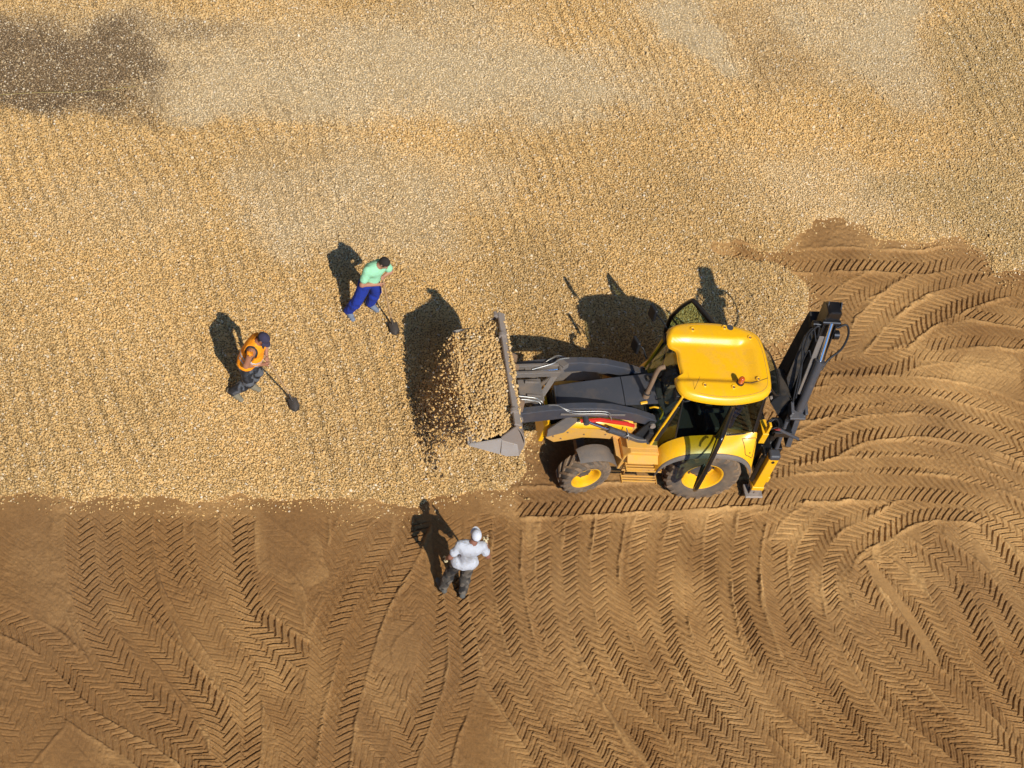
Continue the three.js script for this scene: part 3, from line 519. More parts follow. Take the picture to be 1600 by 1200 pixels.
// front mudguards turn with the wheels
for (const s of [1, -1]) {
  const G = sub('mudguard', [-2.2, 0.48, 0.9 * s]); G.rotation.y = 0.16;
  const pr = (u) => { const a = lerp(2.0, 0.35, u), r = 0.6 + 0.02 * Math.sin(u * 3.1); return [Math.cos(a) * r, Math.sin(a) * r]; };
  part('mudguard_plate', sheet(16, 6, (u, v) => { const [x, y] = pr(u), w = (0.36 - 0.10 * Math.pow(Math.abs(u - 0.45) * 2, 4)) / 2; const z = lerp(-w, w, v); return [x, y - 0.02 * Math.pow((v - 0.5) * 2, 4), z]; }, 0.012), M.greyDusty, G);
  part('mudguard_bracket', pipe([[0.1, 0.58, 0], [0.12, 0.4, -0.14 * s], [0.05, 0.15, -0.2 * s]], 0.018), M.blackMatt, G);
}

// frame and front body
part('chassis', [bx(3.6, 0.26, 0.34, [-1.2, 0.72, 0]), bx(0.5, 0.36, 0.6, [-2.75, 0.8, 0]), bx(0.5, 0.5, 1.0, [0.75, 0.85, 0])], M.blackMatt, L);
for (const s of [1, -1]) {
  const z0 = s > 0 ? 0.38 : -0.5, z1 = s > 0 ? 0.5 : -0.38;
  part('frame_side', ext([[-2.98, 0.92], [-2.95, 1.18], [-2.72, 1.32], [-2.5, 1.36], [-1.35, 1.36], [-1.18, 1.2], [-1.18, 0.95], [-1.55, 0.95], [-2.0, 0.98], [-2.3, 0.98], [-2.62, 0.86], [-2.8, 0.80]], z0, z1, 0.015), M.dusty, L);
  if (s > 0) part('side_cover', sheet(14, 6, (u, v) => { const x = lerp(-2.62, -1.45, u), e = Math.sin(Math.PI * clamp(u * 1.3, 0, 1) * 0.9) * 0.05; return [x, 1.29 + 0.2 * v - 0.05 * (1 - Math.sin(u * Math.PI)) * v, s * (0.5 + e * Math.sin(v * 2.6) - 0.13 * v * v)]; }, s > 0 ? -0.014 : 0.014), M.yellow, L);
  part('nose_plate', plate([[-2.98, 1.0, s * 0.515], [-2.7, 1.16, s * 0.515], [-2.52, 1.58, s * 0.515], [-2.78, 1.62, s * 0.515], [-3.02, 1.22, s * 0.515]].slice(0, 5), 0.025), M.greyDusty, L);
  for (const [x, y] of [[-2.86, 1.0], [-2.7, 0.94], [-2.62, 1.14], [-2.3, 1.1], [-1.9, 1.12], [-1.55, 1.05], [-1.4, 1.22]]) part('frame_bolt', cyl([x, y, s * 0.49], [x, y, s * 0.515], 0.018, 0.016, 8), M.rust, L);
  // loader tower that carries the arm
  part('arm_tower', ext([[-1.5, 1.0], [-1.02, 1.0], [-1.06, 1.5], [-1.14, 1.7], [-1.24, 1.7], [-1.34, 1.5]], s > 0 ? 0.58 : -0.62, s > 0 ? 0.62 : -0.58, 0.008), M.blackMatt, L);
}
part('bumper', ext([[-3.04, 0.66], [-2.96, 0.66], [-2.94, 1.2], [-3.0, 1.22], [-3.04, 1.1]], -0.4, 0.4, 0.02), M.yellow, L);

// bonnet
{
  const rail = (u) => { const x = lerp(-2.84, -1.1, u); return { x, y: lerp(1.5, 1.93, Math.pow(u, 0.85)), w: lerp(0.3, 0.37, u) }; };
  const skin = (u0, u1) => sheet(18, 16, (u, v) => { const r = rail(lerp(u0, u1, u)), t = (v - 0.5) * 2, at2 = Math.abs(t); const top = at2 < 0.7 ? t / 0.7 : Math.sign(t), z = r.w * (at2 < 0.7 ? top : 1) , drop = at2 < 0.7 ? 0.018 * top * top : 0.03 + (at2 - 0.7) / 0.3 * 0.3; return [r.x, r.y - drop, -(at2 < 0.62 ? z : z * (1 + 0.01))]; }, 0.014);
  const b = part('bonnet', skin(0, 0.66), M.grey, L);
  part('bonnet_rear', skin(0.668, 1), M.grey, L);
  part('bonnet_front', bx(0.05, 0.42, 0.58, [-2.85, 1.28, 0], null, 0.03), M.grey, L);
  parts('grille', [0, 1, 2, 3, 4].map((k) => bx(0.02, 0.035, 0.46, [-2.885, 1.14 + k * 0.065, 0])), M.blackMatt, L);
  part('engine_block', bx(1.6, 0.5, 0.5, [-2.0, 1.22, 0]), M.blackMatt, L);
  part('bonnet_latch', bx(0.13, 0.025, 0.055, [-1.36, 1.885, 0.31], [0, 0.1, 0.25]), M.yellow, L);
  part('filler_cap', cyl([-1.2, 1.88, -0.2], [-1.2, 1.96, -0.2], 0.055, 0.05), M.blackMatt, L);
}
{ const e = part('exhaust', [cyl([-1.3, 1.86, 0.16], [-1.31, 2.0, 0.16], 0.07, 0.055, 20), pipe([[-1.31, 1.98, 0.16], [-1.31, 2.3, 0.16], [-1.31, 2.62, 0.15], [-1.28, 2.72, 0.14], [-1.2, 2.77, 0.14]], 0.045)], M.rust, L); part('exhaust_collar', new THREE.TorusGeometry(0.058, 0.014, 8, 24).rotateX(Math.PI / 2).translate(-1.305, 1.99, 0.16), M.blackMatt, e); }
part('grab_handle', pipe([[-1.22, 1.78, 0.34], [-1.16, 1.86, 0.38], [-1.04, 1.86, 0.42], [-0.99, 1.76, 0.44], [-0.99, 1.6, 0.45]], 0.018), M.yellow, L);

// loader arms
const armTop = [[-3.72, 1.72], [-3.45, 1.8], [-3.2, 1.87], [-2.75, 1.965], [-2.44, 2.0], [-2.0, 1.99], [-1.54, 1.88], [-1.25, 1.76], [-1.1, 1.68], [-1.08, 1.58]];
const armBot = [[-1.16, 1.53], [-1.6, 1.66], [-2.0, 1.73], [-2.4, 1.74], [-2.7, 1.7], [-3.1, 1.58], [-3.5, 1.48], [-3.66, 1.45], [-3.76, 1.55]];
const armPts = [...armTop, ...armBot];
for (const s of [1, -1]) {
  const A = part('loader_arm', ext(armPts, s > 0 ? 0.43 : -0.57, s > 0 ? 0.57 : -0.43, 0.012), M.grey, L);
  parts('pivot_pin', [cyl([-1.17, 1.63, s * 0.4], [-1.17, 1.63, s * 0.66], 0.05), cyl([-3.64, 1.6, s * 0.4], [-3.64, 1.6, s * 0.62], 0.05)], M.steel, A);
  part('stiffener', bar([-2.95, 1.8, s * 0.585], [-1.75, 1.86, s * 0.585], 0.02, 0.05), M.greyDusty, A);
  // lift cylinder and the red safety strut above it
  const C = part('lift_cylinder', [cyl([-1.18, 1.18, s * 0.68], [-1.95, 1.5, s * 0.66], 0.062, 0.062, 20), cyl([-1.93, 1.49, s * 0.66], [-1.99, 1.515, s * 0.66], 0.068, 0.068, 20)], M.barrel, L);
  part('lift_rod', cyl([-1.97, 1.507, s * 0.66], [-2.42, 1.69, s * 0.64], 0.034), M.chrome, C);
  parts('cylinder_eye', [cyl([-2.45, 1.7, s * 0.56], [-2.45, 1.7, s * 0.7], 0.055), cyl([-1.16, 1.17, s * 0.58], [-1.16, 1.17, s * 0.76], 0.06)], M.barrel, C);
  parts('cylinder_line', [pipe([[-1.2, 1.27, s * 0.7], [-1.4, 1.34, s * 0.74], [-1.62, 1.44, s * 0.74], [-1.66, 1.38, s * 0.73]], 0.011), pipe([[-1.62, 1.48, s * 0.6], [-1.6, 1.46, s * 0.74], [-1.56, 1.33, s * 0.76]], 0.011)], M.tube, C);
  part('safety_strut', ext([[-2.55, 1.68], [-2.2, 1.75], [-1.66, 1.66], [-1.5, 1.6], [-1.5, 1.55], [-1.68, 1.6], [-2.2, 1.69], [-2.53, 1.63]], s > 0 ? 0.585 : -0.64, s > 0 ? 0.64 : -0.585, 0.008), M.red, L);
  // hydraulic pipes along the arm
  for (const d of [0, 0.028]) part('hydraulic_pipe', pipe([[-3.25, 1.8, s * (0.43 - d)], [-3.05, 1.95 + d * 0.4, s * 0.5], [-2.86, 1.95, s * (0.585 + d)], [-2.7, 1.92 - d, s * (0.59 + d)], [-2.2, 1.95 - d, s * (0.59 + d)], [-2.08, 1.93 - d, s * (0.6 + d)], [-1.98, 1.75, s * (0.6 + d)]], 0.008), M.tube, A);
}
parts('torque_tube', [cyl([-3.3, 1.62, -0.44], [-3.3, 1.62, 0.44], 0.1, 0.1, 24), bx(0.42, 0.03, 0.5, [-3.42, 1.74, 0.05], [0, 0, 0.18]), bx(0.3, 0.26, 0.05, [-3.36, 1.66, 0.18]), bx(0.3, 0.26, 0.05, [-3.36, 1.66, -0.12])], M.greyDusty, L);
{ // self-levelling linkage beside the far arm
  const lk = part('tilt_lever', [bar([-2.86, 1.98, -0.34], [-3.2, 1.66, 0.1], 0.1, 0.05), bar([-2.9, 1.98, -0.47], [-2.78, 2.02, -0.3], 0.14, 0.1), cyl([-2.87, 1.98, -0.5], [-2.87, 1.98, -0.22], 0.05)], M.greyDusty, L);
  for (const z of [-0.36, -0.2]) part('tilt_link', bar([-2.9, 1.97, z], [-3.74, 1.92, z + 0.04], 0.06, 0.13), M.greyDusty, L);
  const c = part('tilt_cylinder', [cyl([-3.72, 1.82, -0.25], [-3.4, 1.87, -0.27], 0.065, 0.065, 20), bx(0.14, 0.14, 0.12, [-3.46, 1.87, -0.26])], M.greyDusty, L);
  part('tilt_rod', cyl([-3.4, 1.87, -0.27], [-2.9, 1.95, -0.3], 0.03), M.chrome, c);
  parts('tilt_hose', [pipe([[-3.4, 1.95, -0.27], [-3.2, 2.02, -0.3], [-3.0, 2.06, -0.36], [-2.9, 2.06, -0.44], [-2.7, 2.04, -0.5]], 0.014), pipe([[-3.66, 1.77, 0.2], [-3.5, 1.78, 0.22], [-3.35, 1.78, 0.24], [-3.26, 1.78, 0.3], [-3.2, 1.72, 0.34]], 0.015), pipe([[-3.7, 1.76, 0.26], [-3.45, 1.77, 0.28], [-3.3, 1.78, 0.33], [-3.24, 1.72, 0.4]], 0.012)], M.tube, c);
  part('linkage_pin', cyl([-3.2, 1.66, 0.02], [-3.2, 1.66, 0.2], 0.045), M.steel, lk);
}

// bucket, tipped back, full of stones
const BK = { top: [-3.98, 2.3], heel: [-3.69, 1.39], lip: [-4.65, 1.69] };
const bucket = sub('bucket', [0, 0, 0]);
{
  const W = 1.215, path = smooth([[-3.97, 2.3], [-3.8, 2.06], [-3.68, 1.76], [-3.71, 1.47], [-3.9, 1.42], [-4.3, 1.56], [-4.66, 1.69]]);
  part('bucket_shell', sheet(30, 4, (u, v) => { const p = path(u); return [p[0], p[1], lerp(W, -W, v)]; }, 0.02), M.steel, bucket);
  part('top_rail', [bar([-3.955, 2.31, -W - 0.01], [-3.955, 2.31, W + 0.01], 0.135, 0.05, [0.35, 0.93, 0], 0.012), cyl([-3.99, 2.335, -0.75], [-3.99, 2.335, -0.68], 0.07), cyl([-3.99, 2.335, 0.9], [-3.99, 2.335, 0.97], 0.07), bar([-4.02, 2.3, -1.12], [-4.02, 2.3, -1.22], 0.2, 0.05, [0.7, 0.7, 0])], M.steel, bucket);
  parts('rail_rib', [-0.9, -0.45, 0.05, 0.5].map((z) => bar([-3.9, 2.26, z], [-3.9, 2.26, z + 0.012], 0.1, 0.07)), M.rust, bucket);
  for (const s of [1, -1]) {
    const z = s * (W + 0.012);
    part('side_plate', plate([[-3.98, 2.3, z], [-3.84, 2.06, z], [-3.7, 1.76, z], [-3.69, 1.42, z], [-3.93, 1.40, z], [-4.05, 1.45, z], [-4.16, 1.95, z]], 0.024), M.steel, bucket);
    part('side_cutter', plate([[-4.065, 1.45, s * (W + 0.02)], [-4.66, 1.665, s * (W + 0.02)], [-4.68, 1.69, s * (W + 0.02)], [-4.15, 1.9, s * (W + 0.02)]], 0.036), M.brightSteel, bucket);
    part('side_heel', plate([[-3.70, 1.415, s * (W + 0.028)], [-3.93, 1.39, s * (W + 0.028)], [-4.045, 1.44, s * (W + 0.028)], [-4.13, 1.86, s * (W + 0.028)], [-3.82, 1.75, s * (W + 0.028)]], 0.012), M.brightSteel, bucket);
  }
  part('cutting_edge', bar([-4.63, 1.675, -W], [-4.63, 1.675, W], 0.14, 0.025, [-0.34, 0.94, 0]), M.brightSteel, bucket);
  parts('bucket_bracket', [-0.5, 0.5, -0.28].map((z) => ext([[-3.82, 2.1], [-3.66, 2.02], [-3.6, 1.5], [-3.7, 1.45]], z - 0.03, z + 0.03, 0.005)), M.rust, bucket);
}

// side box with steps (left) and tank (right)
for (const s of [1, -1]) {
  const B2 = part(s > 0 ? 'battery_box' : 'fuel_tank', [ext([[-1.62, 0.66], [-0.92, 0.62], [-0.9, 1.12], [-1.0, 1.2], [-1.5, 1.2], [-1.6, 1.05]], s > 0 ? 0.5 : -0.94, s > 0 ? 0.94 : -0.5, 0.02), bx(0.6, 0.04, 0.2, [-1.25, 1.08, s * 0.98], [s * 0.5, 0, 0])], M.dusty, L);
  const st = (y, z, n) => { const S = part('step', bx(0.64, 0.02, 0.03, [-1.2, y - 0.05, s * (z - 0.1)]), M.dusty, L); for (let k = 0; k < n; k++) part('slat', bx(0.66, 0.028, 0.022, [-1.2, y, s * (z - 0.07 + k * 0.055)], null, 0.004), M.dusty, S); parts('step_side', [bx(0.018, 0.07, 0.2, [-1.53, y - 0.015, s * (z - 0.02)]), bx(0.018, 0.07, 0.2, [-0.87, y - 0.015, s * (z - 0.02)])], M.dusty, S); };
  st(0.9, 1.04, 4); st(0.58, 1.1, 3);
  part('box_lid', bx(0.58, 0.02, 0.3, [-1.27, 1.215, s * 0.7], null, 0.008), M.dusty, B2);
  part('step_riser', bx(0.62, 0.24, 0.02, [-1.22, 0.76, s * 0.955]), M.dusty, B2);
  part('wheel_arch', sheet(10, 2, (u, v) => { const a = lerp(-0.1, 0.95, u); return [-2.2 + Math.cos(a) * 0.78, 0.45 + Math.sin(a) * 0.78, s * lerp(0.45, 0.92, v)]; }, 0.012), M.dusty, L);
}

// cab
const cab = sub('cab', [0, 0, 0]);
part('cab_base', [bx(1.55, 0.1, 1.5, [-0.3, 1.06, 0]), bx(0.9, 0.5, 1.2, [0.35, 1.32, 0], null, 0.05)], M.blackMatt, cab);
for (const s of [1, -1]) {
  part('front_pillar', bar([-1.12, 1.12, s * 0.755], [-0.95, 2.72, s * 0.735], 0.04, 0.045, [1, 0, 0]), M.yellow, cab);
  part('sill', bar([-1.12, 1.13, s * 0.77], [-0.62, 1.11, s * 0.79], 0.05, 0.05), M.yellow, cab);
  part('middle_pillar', bar([0.06, 1.3, s * 0.8], [0.06, 2.74, s * 0.755], 0.07, 0.08, [1, 0, 0]), M.black, cab);
  part('rear_pillar', bar([0.72, 1.72, s * 0.78], [0.6, 2.74, s * 0.68], 0.06, 0.07, [1, 0, 0]), M.black, cab);
  part('quarter_window', plate([[-1.08, 1.16, s * 0.775], [-0.68, 1.14, s * 0.79], [-0.66, 1.3, s * 0.788], [-0.94, 2.6, s * 0.74]], 0.006), M.glass, cab);
  parts('quarter_seal', [bar([-0.66, 1.15, s * 0.79], [-0.92, 2.62, s * 0.745], 0.03, 0.03, [1, 0, 0]), bar([-1.05, 1.35, s * 0.765], [-0.95, 2.4, s * 0.745], 0.02, 0.09, [1, 0, 0])], M.rubberSeal, cab);
  part('side_window', plate([[0.1, 1.66, s * 0.81], [0.68, 1.78, s * 0.79], [0.58, 2.7, s * 0.71], [0.1, 2.7, s * 0.76]], 0.006), M.glass, cab);
  parts('window_seal', [bar([0.08, 1.64, s * 0.815], [0.7, 1.77, s * 0.795], 0.03, 0.03), bar([0.68, 1.78, s * 0.80], [0.58, 2.7, s * 0.72], 0.03, 0.03, [1, 0, 0])], M.rubberSeal, cab);
}
part('windscreen', sheet(4, 12, (u, v) => { const z = lerp(-0.73, 0.73, v); return [lerp(-1.2, -0.98, u) + 0.1 * Math.pow(z / 0.73, 2), lerp(1.45, 2.7, u), z]; }), M.glass, cab);
part('scuttle', ext([[-1.24, 1.2], [-1.06, 1.2], [-0.98, 1.45], [-1.2, 1.5]], -0.7, 0.7, 0.02), M.blackMatt, cab);
part('wiper', bar([-1.2, 1.5, 0.05], [-1.1, 2.1, 0.35], 0.02, 0.02), M.rubberSeal, cab);
{ // open rear window, its lower edge swung out under the roof
  const rw = part('rear_window', sheet(4, 8, (u, v) => { const z = lerp(-0.68, 0.34, v), b = 1.06 + 0.09 * Math.sin(Math.PI * lerp(0.12, 0.95, v)); return [lerp(0.74, b, u), lerp(2.68, 2.3, u), z]; }), M.glass, cab);
  part('window_frame', pipe([[0.75, 2.67, -0.68], [1.0, 2.36, -0.68], [1.08, 2.3, -0.64], [1.145, 2.3, -0.35], [1.15, 2.3, -0.05], [1.09, 2.3, 0.3], [1.0, 2.36, 0.34], [0.75, 2.67, 0.34]], 0.022, 80), M.black, rw);
}
// doors, both swung open on the middle pillars
for (const s of [1, -1]) {
  const hx = 0.02, hz = s * 0.83, dx = -0.442, dz = s * 0.897, D = (w, y) => [hx + dx * w, y, hz + dz * w];
  const pts = [D(0.03, 2.64), D(0.78, 2.6), D(0.95, 2.2), D(1.06, 1.75), D(1.04, 1.35), D(0.9, 1.12), D(0.35, 1.1), D(0.03, 1.45)];
  const door = part('door', plate(pts, 0.006), M.glass, cab);
  parts('door_frame', [pts, null].filter(Boolean).map((q) => { const c = new THREE.CatmullRomCurve3(q.map((p) => V(...p)), true, 'catmullrom', 0.12), g = new THREE.TubeGeometry(c, 90, 0.042, 8, true); return g; }), M.black, door);
  parts('door_rail', [bar(D(0.05, 1.75), D(1.04, 1.75), 0.03, 0.03), bar(D(0.03, 2.62), D(0.78, 2.58), 0.05, 0.07)], M.black, door);
  parts('door_handle', [pipe([D(0.35, 1.95), D(0.4, 2.0), D(0.62, 2.06), D(0.68, 2.02)].map((p) => [p[0] + 0.04, p[1], p[2]]), 0.02), bx(0.05, 0.12, 0.12, D(0.92, 1.5)), bx(0.06, 0.1, 0.1, D(0.86, 1.32))], M.rubberSeal, door);
}
// roof: recessed middle, raised sides, drooping rim
{
  const half = smooth([[-0.92, 0], [-0.925, 0.26], [-1.04, 0.36], [-1.03, 0.62], [-0.93, 0.76], [-0.6, 0.86], [-0.1, 0.885], [0.3, 0.82], [0.6, 0.71], [0.72, 0.58], [0.77, 0.3], [0.78, 0]]);
  const n = 120, ring = []; for (let k = 0; k < n; k++) { const t = k / n, q = t < 0.5 ? half(t * 2) : half((1 - t) * 2); ring.push([q[0], t < 0.5 ? q[1] : -q[1]]); }
  const roofY = (x, z) => {
    const az = Math.abs(z), inner = 0.43 + 0.05 * sst(0.1, 0.6, x);
    const rec = sst(inner + 0.09, inner - 0.075, az) * sst(0.6, 0.3, x + 0.25 * Math.max(0, az - 0.3)), crown = 0.03 * (1 - Math.pow(az / 0.9, 2)) - 0.035 * Math.pow(Math.max(0, x - 0.1), 2) - 0.03 * Math.pow(Math.max(0, az - 0.62) / 0.26, 2);
    return 2.855 + crown - 0.105 * rec - 0.02 * sst(-0.6, -1.0, x);
  };
  const R = 34, pos = [], idx = [], c0 = [-0.12, 0];
  for (let j = 0; j <= R; j++) for (let k = 0; k < n; k++) { const t = 1 - Math.pow(1 - j / R, 1.5) , x = lerp(c0[0], ring[k][0], t), z = lerp(c0[1], ring[k][1], t), e = Math.max(0, t - 0.9) / 0.1; pos.push(x, roofY(x, z) - 0.075 * e * e * e, z); }
  for (const [ins, y] of [[0, 2.71], [0.03, 2.69], [0.12, 2.70]]) for (let k = 0; k < n; k++) { const q = 1 - ins; pos.push(lerp(c0[0], ring[k][0], q), y, ring[k][1] * q); }
  for (let k = 0; k < n; k++) pos.push(c0[0] * 1, 2.7, 0);
  for (let j = 0; j < R + 4; j++) for (let k = 0; k < n; k++) { const a = j * n + k, b = j * n + (k + 1) % n; idx.push(a, b, a + n, b, b + n, a + n); }
  const g = new THREE.BufferGeometry(); g.setAttribute('position', new THREE.Float32BufferAttribute(pos, 3)); g.setIndex(idx);
  const roof = part('roof', toCreasedNormals(g, 0.9), M.yellow, cab);
  for (const [x, z] of [[-0.58, -0.65], [0.05, -0.74], [0.5, -0.53], [-0.56, 0.58], [-0.02, 0.6], [0.5, 0.38]]) part('roof_plug', [new THREE.TorusGeometry(0.036, 0.013, 10, 24).rotateX(Math.PI / 2).translate(x, roofY(x, z) + 0.006, z)], M.yellow, roof), part('plug_bolt', cyl([x, roofY(x, z) - 0.005, z], [x, roofY(x, z) + 0.014, z], 0.017, 0.015, 12), M.rust, roof);
  part('roof_seam', pipe(Array.from({ length: 49 }, (_, k) => { const q = ring[Math.round(k / 48 * n) % n], t = 0.9, x = lerp(c0[0], q[0], t), z = q[1] * t; return [x, roofY(x, z) - 0.0005, z]; }).filter((p) => p[0] > -0.7), 0.0035, 120), M.rust, roof);
  part('roof_vent', cyl([0.16, roofY(0.16, -0.74) - 0.01, -0.74], [0.16, roofY(0.16, -0.74) + 0.012, -0.74], 0.062, 0.06, 28), M.hub, roof);
  const by = roofY(0.12, 0.5);
  part('beacon_base', cyl([0.12, by - 0.02, 0.5], [0.12, by + 0.035, 0.5], 0.075, 0.07, 24), M.rubberSeal, roof);
  part('beacon_lamp', [cyl([0.12, by + 0.03, 0.5], [0.12, by + 0.12, 0.5], 0.058, 0.055, 24), new THREE.SphereGeometry(0.055, 24, 12, 0, 6.3, 0, 1.6).translate(0.12, by + 0.118, 0.5)], M.lens, roof);
  part('beacon_cable', pipe([[0.19, by + 0.005, 0.49], [0.27, roofY(0.27, 0.45) + 0.006, 0.45], [0.36, roofY(0.36, 0.46) + 0.006, 0.46], [0.5, roofY(0.5, 0.43) + 0.008, 0.43], [0.68, roofY(0.68, 0.36) + 0.004, 0.36]], 0.005), M.rubberSeal, roof);
  part('aerial', cyl([-0.78, 2.8, 0.7], [-0.72, 3.1, 0.56], 0.004, 0.003, 6), M.rubberSeal, roof);
}
parts('front_lamp', [bx(0.1, 0.12, 0.16, [-1.0, 2.6, 0.62]), bx(0.1, 0.12, 0.16, [-1.0, 2.6, -0.62])], M.rubberSeal, cab);
// mirrors on the far side
for (const [x, y, z, ax, ay, az] of [[-1.16, 2.6, -1.2, -0.95, 2.66, -0.72], [-1.34, 1.96, -0.93, -1.12, 1.8, -0.74]]) { const m = part('mirror', [bx(0.07, 0.34, 0.22, [x, y, z], [0, 0.35, 0.12], 0.03)], M.rubberSeal, cab); part('mirror_arm', pipe([[ax, ay, az], [lerp(ax, x, 0.5), Math.max(ay, y) + 0.03, lerp(az, z, 0.5)], [x, y + 0.03, z]], 0.014), M.rubberSeal, m); }
// inside
part('seat', [bx(0.5, 0.14, 0.5, [0.05, 1.52, 0], null, 0.05), bx(0.16, 0.66, 0.48, [0.33, 1.86, 0], [0, 0, -0.12], 0.06), bx(0.12, 0.2, 0.26, [0.4, 2.28, 0], null, 0.05), bx(0.36, 0.08, 0.08, [0.05, 1.72, 0.3], null, 0.03), bx(0.36, 0.08, 0.08, [0.05, 1.72, -0.3], null, 0.03)], M.seat, cab);
part('seat_cover', sheet(6, 8, (u, v) => [0.2 + 0.12 * v + 0.02 * Math.sin(u * 9), 2.4 - 0.75 * u, 0.62 + 0.04 * Math.sin(v * 7 + u * 3)], 0.02), M.blue, cab);
{ const sw = part('steering_wheel', [new THREE.TorusGeometry(0.19, 0.018, 10, 36).rotateX(Math.PI / 2).rotateZ(0.45).translate(-0.5, 1.82, 0)], M.rubberSeal, cab); part('steering_column', bar([-0.5, 1.8, 0], [-0.78, 1.2, 0], 0.14, 0.14), M.plastic, sw); }
parts('dashboard', [bx(0.24, 0.24, 0.9, [-0.95, 1.5, 0], [0, 0, 0.3], 0.05), bx(0.5, 0.4, 0.22, [0.0, 1.5, -0.56], null, 0.05), bx(0.4, 0.34, 0.2, [0.36, 1.5, 0.56], null, 0.05)], M.plastic, cab);
parts('control_lever', [cyl([0.1, 1.68, -0.5], [0.05, 1.92, -0.48], 0.012), new THREE.SphereGeometry(0.03, 12, 8).translate(0.05, 1.93, -0.48), cyl([0.75, 1.45, 0.1], [0.7, 1.8, 0.1], 0.012), cyl([0.75, 1.45, -0.1], [0.7, 1.8, -0.1], 0.012)], M.rubberSeal, cab);
part('floor_mat', bx(0.8, 0.015, 1.1, [-0.6, 1.12, 0], null, 0.004), M.seat, cab);

// rear wings
const wingIn = smooth([[-1.0, 1.02], [-0.9, 1.32], [-0.6, 1.56], [-0.2, 1.64], [0.2, 1.68], [0.5, 1.74], [0.74, 1.80], [0.8, 1.6]]), wingOut = smooth([[-0.99, 0.84], [-0.92, 1.14], [-0.68, 1.40], [-0.27, 1.515], [0.22, 1.515], [0.54, 1.41], [0.78, 1.14], [0.84, 0.94]]);
for (const s of [1, -1]) {
  const F = (u, v, o = 0) => { const a = wingIn(u), b = wingOut(u), e = 0.05 * Math.sin(v * Math.PI * 0.85); return [lerp(a[0], b[0], v), lerp(a[1], b[1], v) + e + o * 0.8, s * (lerp(0.8, 1.13, Math.pow(v, 0.9)) + o * 0.6)]; };
  const wing = part('rear_wing', sheet(28, 10, s > 0 ? (u, v) => F(u, v) : (u, v) => F(u, 1 - v), s > 0 ? -0.014 : -0.014), M.yellow, L);
  part('wing_trim', sheet(28, 4, s > 0 ? (u, v) => { const b = wingOut(u); return [b[0], b[1] + 0.012 - 0.085 * v * v, 1.128 + 0.05 * Math.sin(v * 1.6)]; } : (u, v) => { const b = wingOut(u); return [b[0], b[1] + 0.012 - 0.085 * (1 - v) ** 2, -1.128 - 0.05 * Math.sin((1 - v) * 1.6)]; }, -0.012), M.greyDusty, L);
  if (s > 0) {
    const corner = [[0.70, 0.22], [0.86, 0.18], [0.83, 0.8], [0.74, 0.84]], hatch = part('fuel_flap', sheet(8, 8, (a, b) => { const p = [0, 1].map((q) => lerp(lerp(corner[0][q], corner[1][q], a), lerp(corner[3][q], corner[2][q], a), b)); return F(p[0], p[1], 0.006); }, -0.012), M.yellow, wing);
    part('flap_gap', pipe([...corner, corner[0]].flatMap((c, i, l) => i < 4 ? [0, 0.33, 0.66].map((t) => F(lerp(c[0], l[i + 1][0], t), lerp(c[1], l[i + 1][1], t), 0.003)) : [F(c[0], c[1], 0.003)]), 0.006, 80), M.rubberSeal, wing);
    part('flap_lock', new THREE.SphereGeometry(0.014, 10, 8).translate(...F(0.79, 0.7, 0.008)), M.rubberSeal, hatch);
  }
}
// rear frame, stabilisers
part('rear_frame', [bx(0.1, 0.7, 1.5, [1.06, 0.95, 0]), bx(0.16, 0.1, 1.9, [1.12, 1.25, 0]), bx(0.16, 0.1, 1.9, [1.12, 0.68, 0])], M.black, L);
for (const s of [1, -1]) {
  const z = s * 0.98, st = part('stabiliser', [bx(0.2, 1.0, 0.17, [1.2, 0.83, z], [s * 0.0, 0, 0], 0.02), bx(0.24, 0.1, 0.2, [1.2, 0.36, z], null, 0.02), bx(0.06, 0.16, 0.13, [1.32, 0.62, z], null, 0.015)], M.yellow, L);
  part('stabiliser_ram', cyl([1.05, 0.5, z - s * 0.02], [1.05, 1.2, z - s * 0.06], 0.045), M.black, st);
  part('stabiliser_hole', cyl([1.2, 1.24, z - 0.1], [1.2, 1.24, z + 0.1], 0.03), M.rubberSeal, st);
  parts('stabiliser_foot', [bx(0.34, 0.05, 0.3, [1.18, 0.16, z + s * 0.01], [0, 0, 0.06], 0.02), bx(0.2, 0.16, 0.05, [1.18, 0.26, z - 0.07]), bx(0.2, 0.16, 0.05, [1.18, 0.26, z + 0.07]), cyl([1.18, 0.27, z - 0.12], [1.18, 0.27, z + 0.12], 0.03)], M.steel, st);
  part('stabiliser_cap', bx(0.22, 0.14, 0.2, [1.2, 1.36, z], null, 0.05), M.hub, st);
}
parts('valve_block', [bx(0.12, 0.3, 0.34, [1.0, 1.48, 0.55]), bx(0.05, 0.5, 0.1, [1.02, 1.62, 0.66])], M.yellow, L);
parts('rear_hose', [pipe([[1.05, 1.55, 0.5], [1.2, 1.7, 0.42], [1.36, 1.5, 0.36], [1.45, 1.2, 0.32]], 0.016), pipe([[1.05, 1.5, 0.42], [1.24, 1.62, 0.34], [1.4, 1.4, 0.3], [1.5, 1.1, 0.24]], 0.016), pipe([[1.08, 1.6, 0.6], [1.22, 1.66, 0.58], [1.3, 1.5, 0.5], [1.28, 1.3, 0.46]], 0.012)], M.rubberSeal, L);
{ // red marker ring and a grey bar beside the swing post
  part('tow_ring', new THREE.TorusGeometry(0.06, 0.006, 8, 30).rotateX(0.9).translate(1.3, 1.5, 0.5), M.red, L);
  part('swing_bar', cyl([1.36, 1.4, 0.42], [1.85, 1.15, 0.46], 0.032), M.barrel, L);
}
